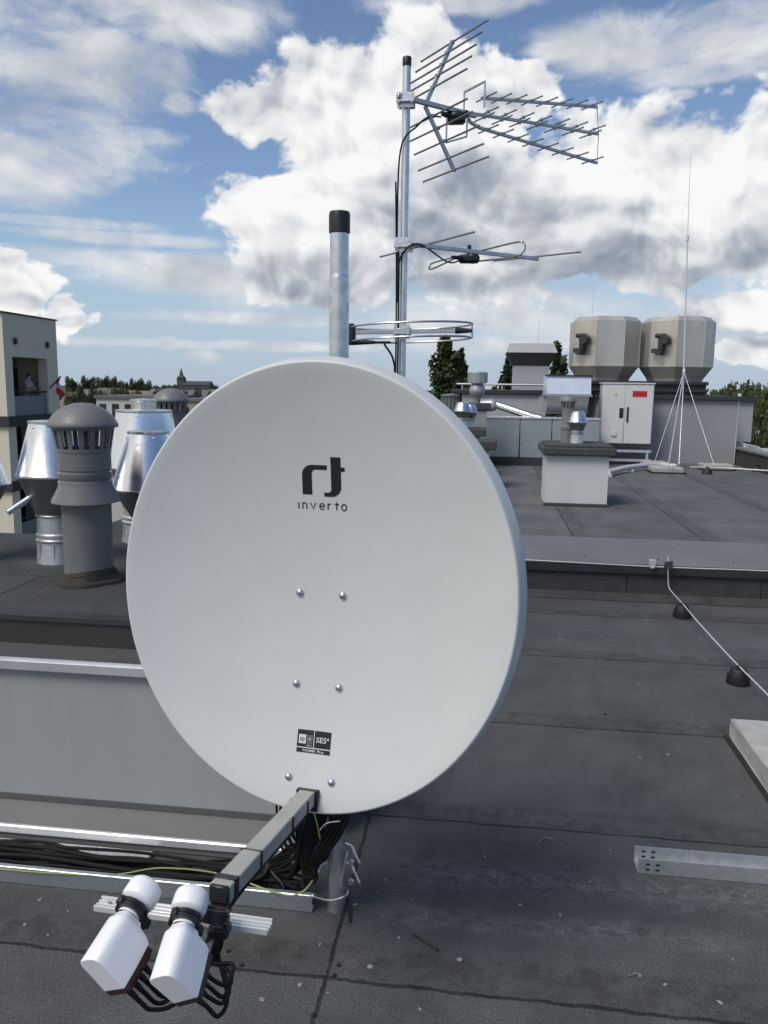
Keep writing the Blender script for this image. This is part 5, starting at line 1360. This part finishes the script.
n1b = t.noise(t.vm('ADD', t.scalev(uvw, (1, 1.25, 0)), (-.014, .024, 0)), 11, 4, .5)
nl = t.noise(uvw, 4.5, 2, .5); nlb = t.noise(t.vm('ADD', uvw, (-.02, .05, 0)), 4.5, 2, .5)
def billow(vec): return t.m('ABSOLUTE', t.m('SUBTRACT', t.noise(vec, 17, 2.5, .5), .5))
puff = billow(uvw); puffb = billow(t.vm('ADD', uvw, (-.008, .014, 0)))
n2 = t.noise(t.scalev(uvw, (1, 2.2, 0)), 7, 9, .62)
# beyond the photographed part of the sky the clouds are free
ang = t.vm('DISTANCE', d, tuple(ray(384, 200).normalized()))
free = t.mr(ang, .62, .95, 0, 1, True)
freew = t.m('MULTIPLY', free, t.m('SUBTRACT', 1.05, t.m('MULTIPLY', sp.outputs[0], .7)))
fc = t.m('ADD', blobs(CUM, uvw2), t.m('MULTIPLY', freew, 1.3))
fc = t.m('MINIMUM', fc, .6)
den = t.m('ADD', fc, t.m('MULTIPLY', t.m('SUBTRACT', n1, .5), 1.9))
den = t.m('ADD', den, t.m('MULTIPLY', puff, .9))
alpha = t.mr(den, -.03, .20, 0, 1, True)
fs = t.m('MINIMUM', t.m('ADD', blobs(SOFT, uv), t.m('MULTIPLY', freew, .8)), .5)
sden = t.m('ADD', fs, t.m('MULTIPLY', t.m('SUBTRACT', n2, .5), 2.4))
salpha = t.mr(sden, -.15, .75, 0, .92, True)
relief = t.m('ADD', t.m('MULTIPLY', t.m('SUBTRACT', n1s, n1b), 1.6), t.m('MULTIPLY', t.m('SUBTRACT', puff, puffb), 1.0))
relief = t.m('ADD', relief, t.m('MULTIPLY', t.m('SUBTRACT', nl, nlb), 1.2))
dk = t.mr(t.m('ADD', blobs(DARK, uvw), t.m('MULTIPLY', t.m('SUBTRACT', n1, .5), 1.1)), -.25, .55, 0, 1, True)
lt_ = t.mr(t.m('ADD', blobs(LITE, uvw), t.m('MULTIPLY', t.m('SUBTRACT', n1, .5), .8)), -.3, .6, 0, 1, True)
edge = t.mr(den, .1, .9, .10, -.06)
br = t.m('ADD', .77, relief); br = t.m('ADD', br, edge)
br = t.m('ADD', br, t.m('MULTIPLY', lt_, .20)); br = t.m('SUBTRACT', br, t.m('MULTIPLY', dk, .32))
cr = t.new('ShaderNodeValToRGB'); t.put(cr.inputs[0], br)
e = cr.color_ramp.elements; e[0].position = .05; e[0].color = (.22, .26, .33, 1); e[1].position = 1.0; e[1].color = (.95, .95, .95, 1)
for pos, c in ((.28, (.30, .35, .43, 1)), (.5, (.45, .49, .55, 1)), (.72, (.71, .73, .76, 1))):
    q = e.new(pos); q.color = c
br2 = t.m('SUBTRACT', t.m('ADD', .70, t.m('MULTIPLY', t.m('SUBTRACT', n1s, n1b), 1.4)), t.m('MULTIPLY', dk, .25))
cr2 = t.new('ShaderNodeValToRGB'); t.put(cr2.inputs[0], br2)
e = cr2.color_ramp.elements; e[0].position = .1; e[0].color = (.28, .34, .43, 1); e[1].position = .95; e[1].color = (.84, .85, .86, 1)
SKY_MUL = .12
skyc = t.mix(1.0, sky.outputs[0], (SKY_MUL*.92, SKY_MUL*.94, SKY_MUL*1.0, 1), 'MULTIPLY')
hz = t.mr(v, -.02, .24, .85, 0, True)
skyc = t.mix(hz, skyc, (.40, .52, .68, 1))
c = t.mix(salpha, skyc, cr2.outputs[0]); c = t.mix(alpha, c, cr.outputs[0])
low = t.mr(v, .0, .05, .5, 0, True); c = t.mix(low, c, (.46, .54, .62, 1))
t.put(bg.inputs['Color'], c); bg.inputs['Strength'].default_value = 1.0
world.cycles.sampling_method = 'MANUAL'; world.cycles.sample_map_resolution = 512

scene.view_settings.view_transform = 'Standard'; scene.view_settings.look = 'None'
scene.view_settings.exposure = 0; scene.view_settings.gamma = 1; scene.view_settings.use_curve_mapping = False
scene.render.resolution_x = 768; scene.render.resolution_y = 1024
scene.cycles.use_adaptive_sampling = True; scene.cycles.adaptive_threshold = .02
scene.cycles.max_bounces = 6; scene.cycles.diffuse_bounces = 3; scene.cycles.glossy_bounces = 3
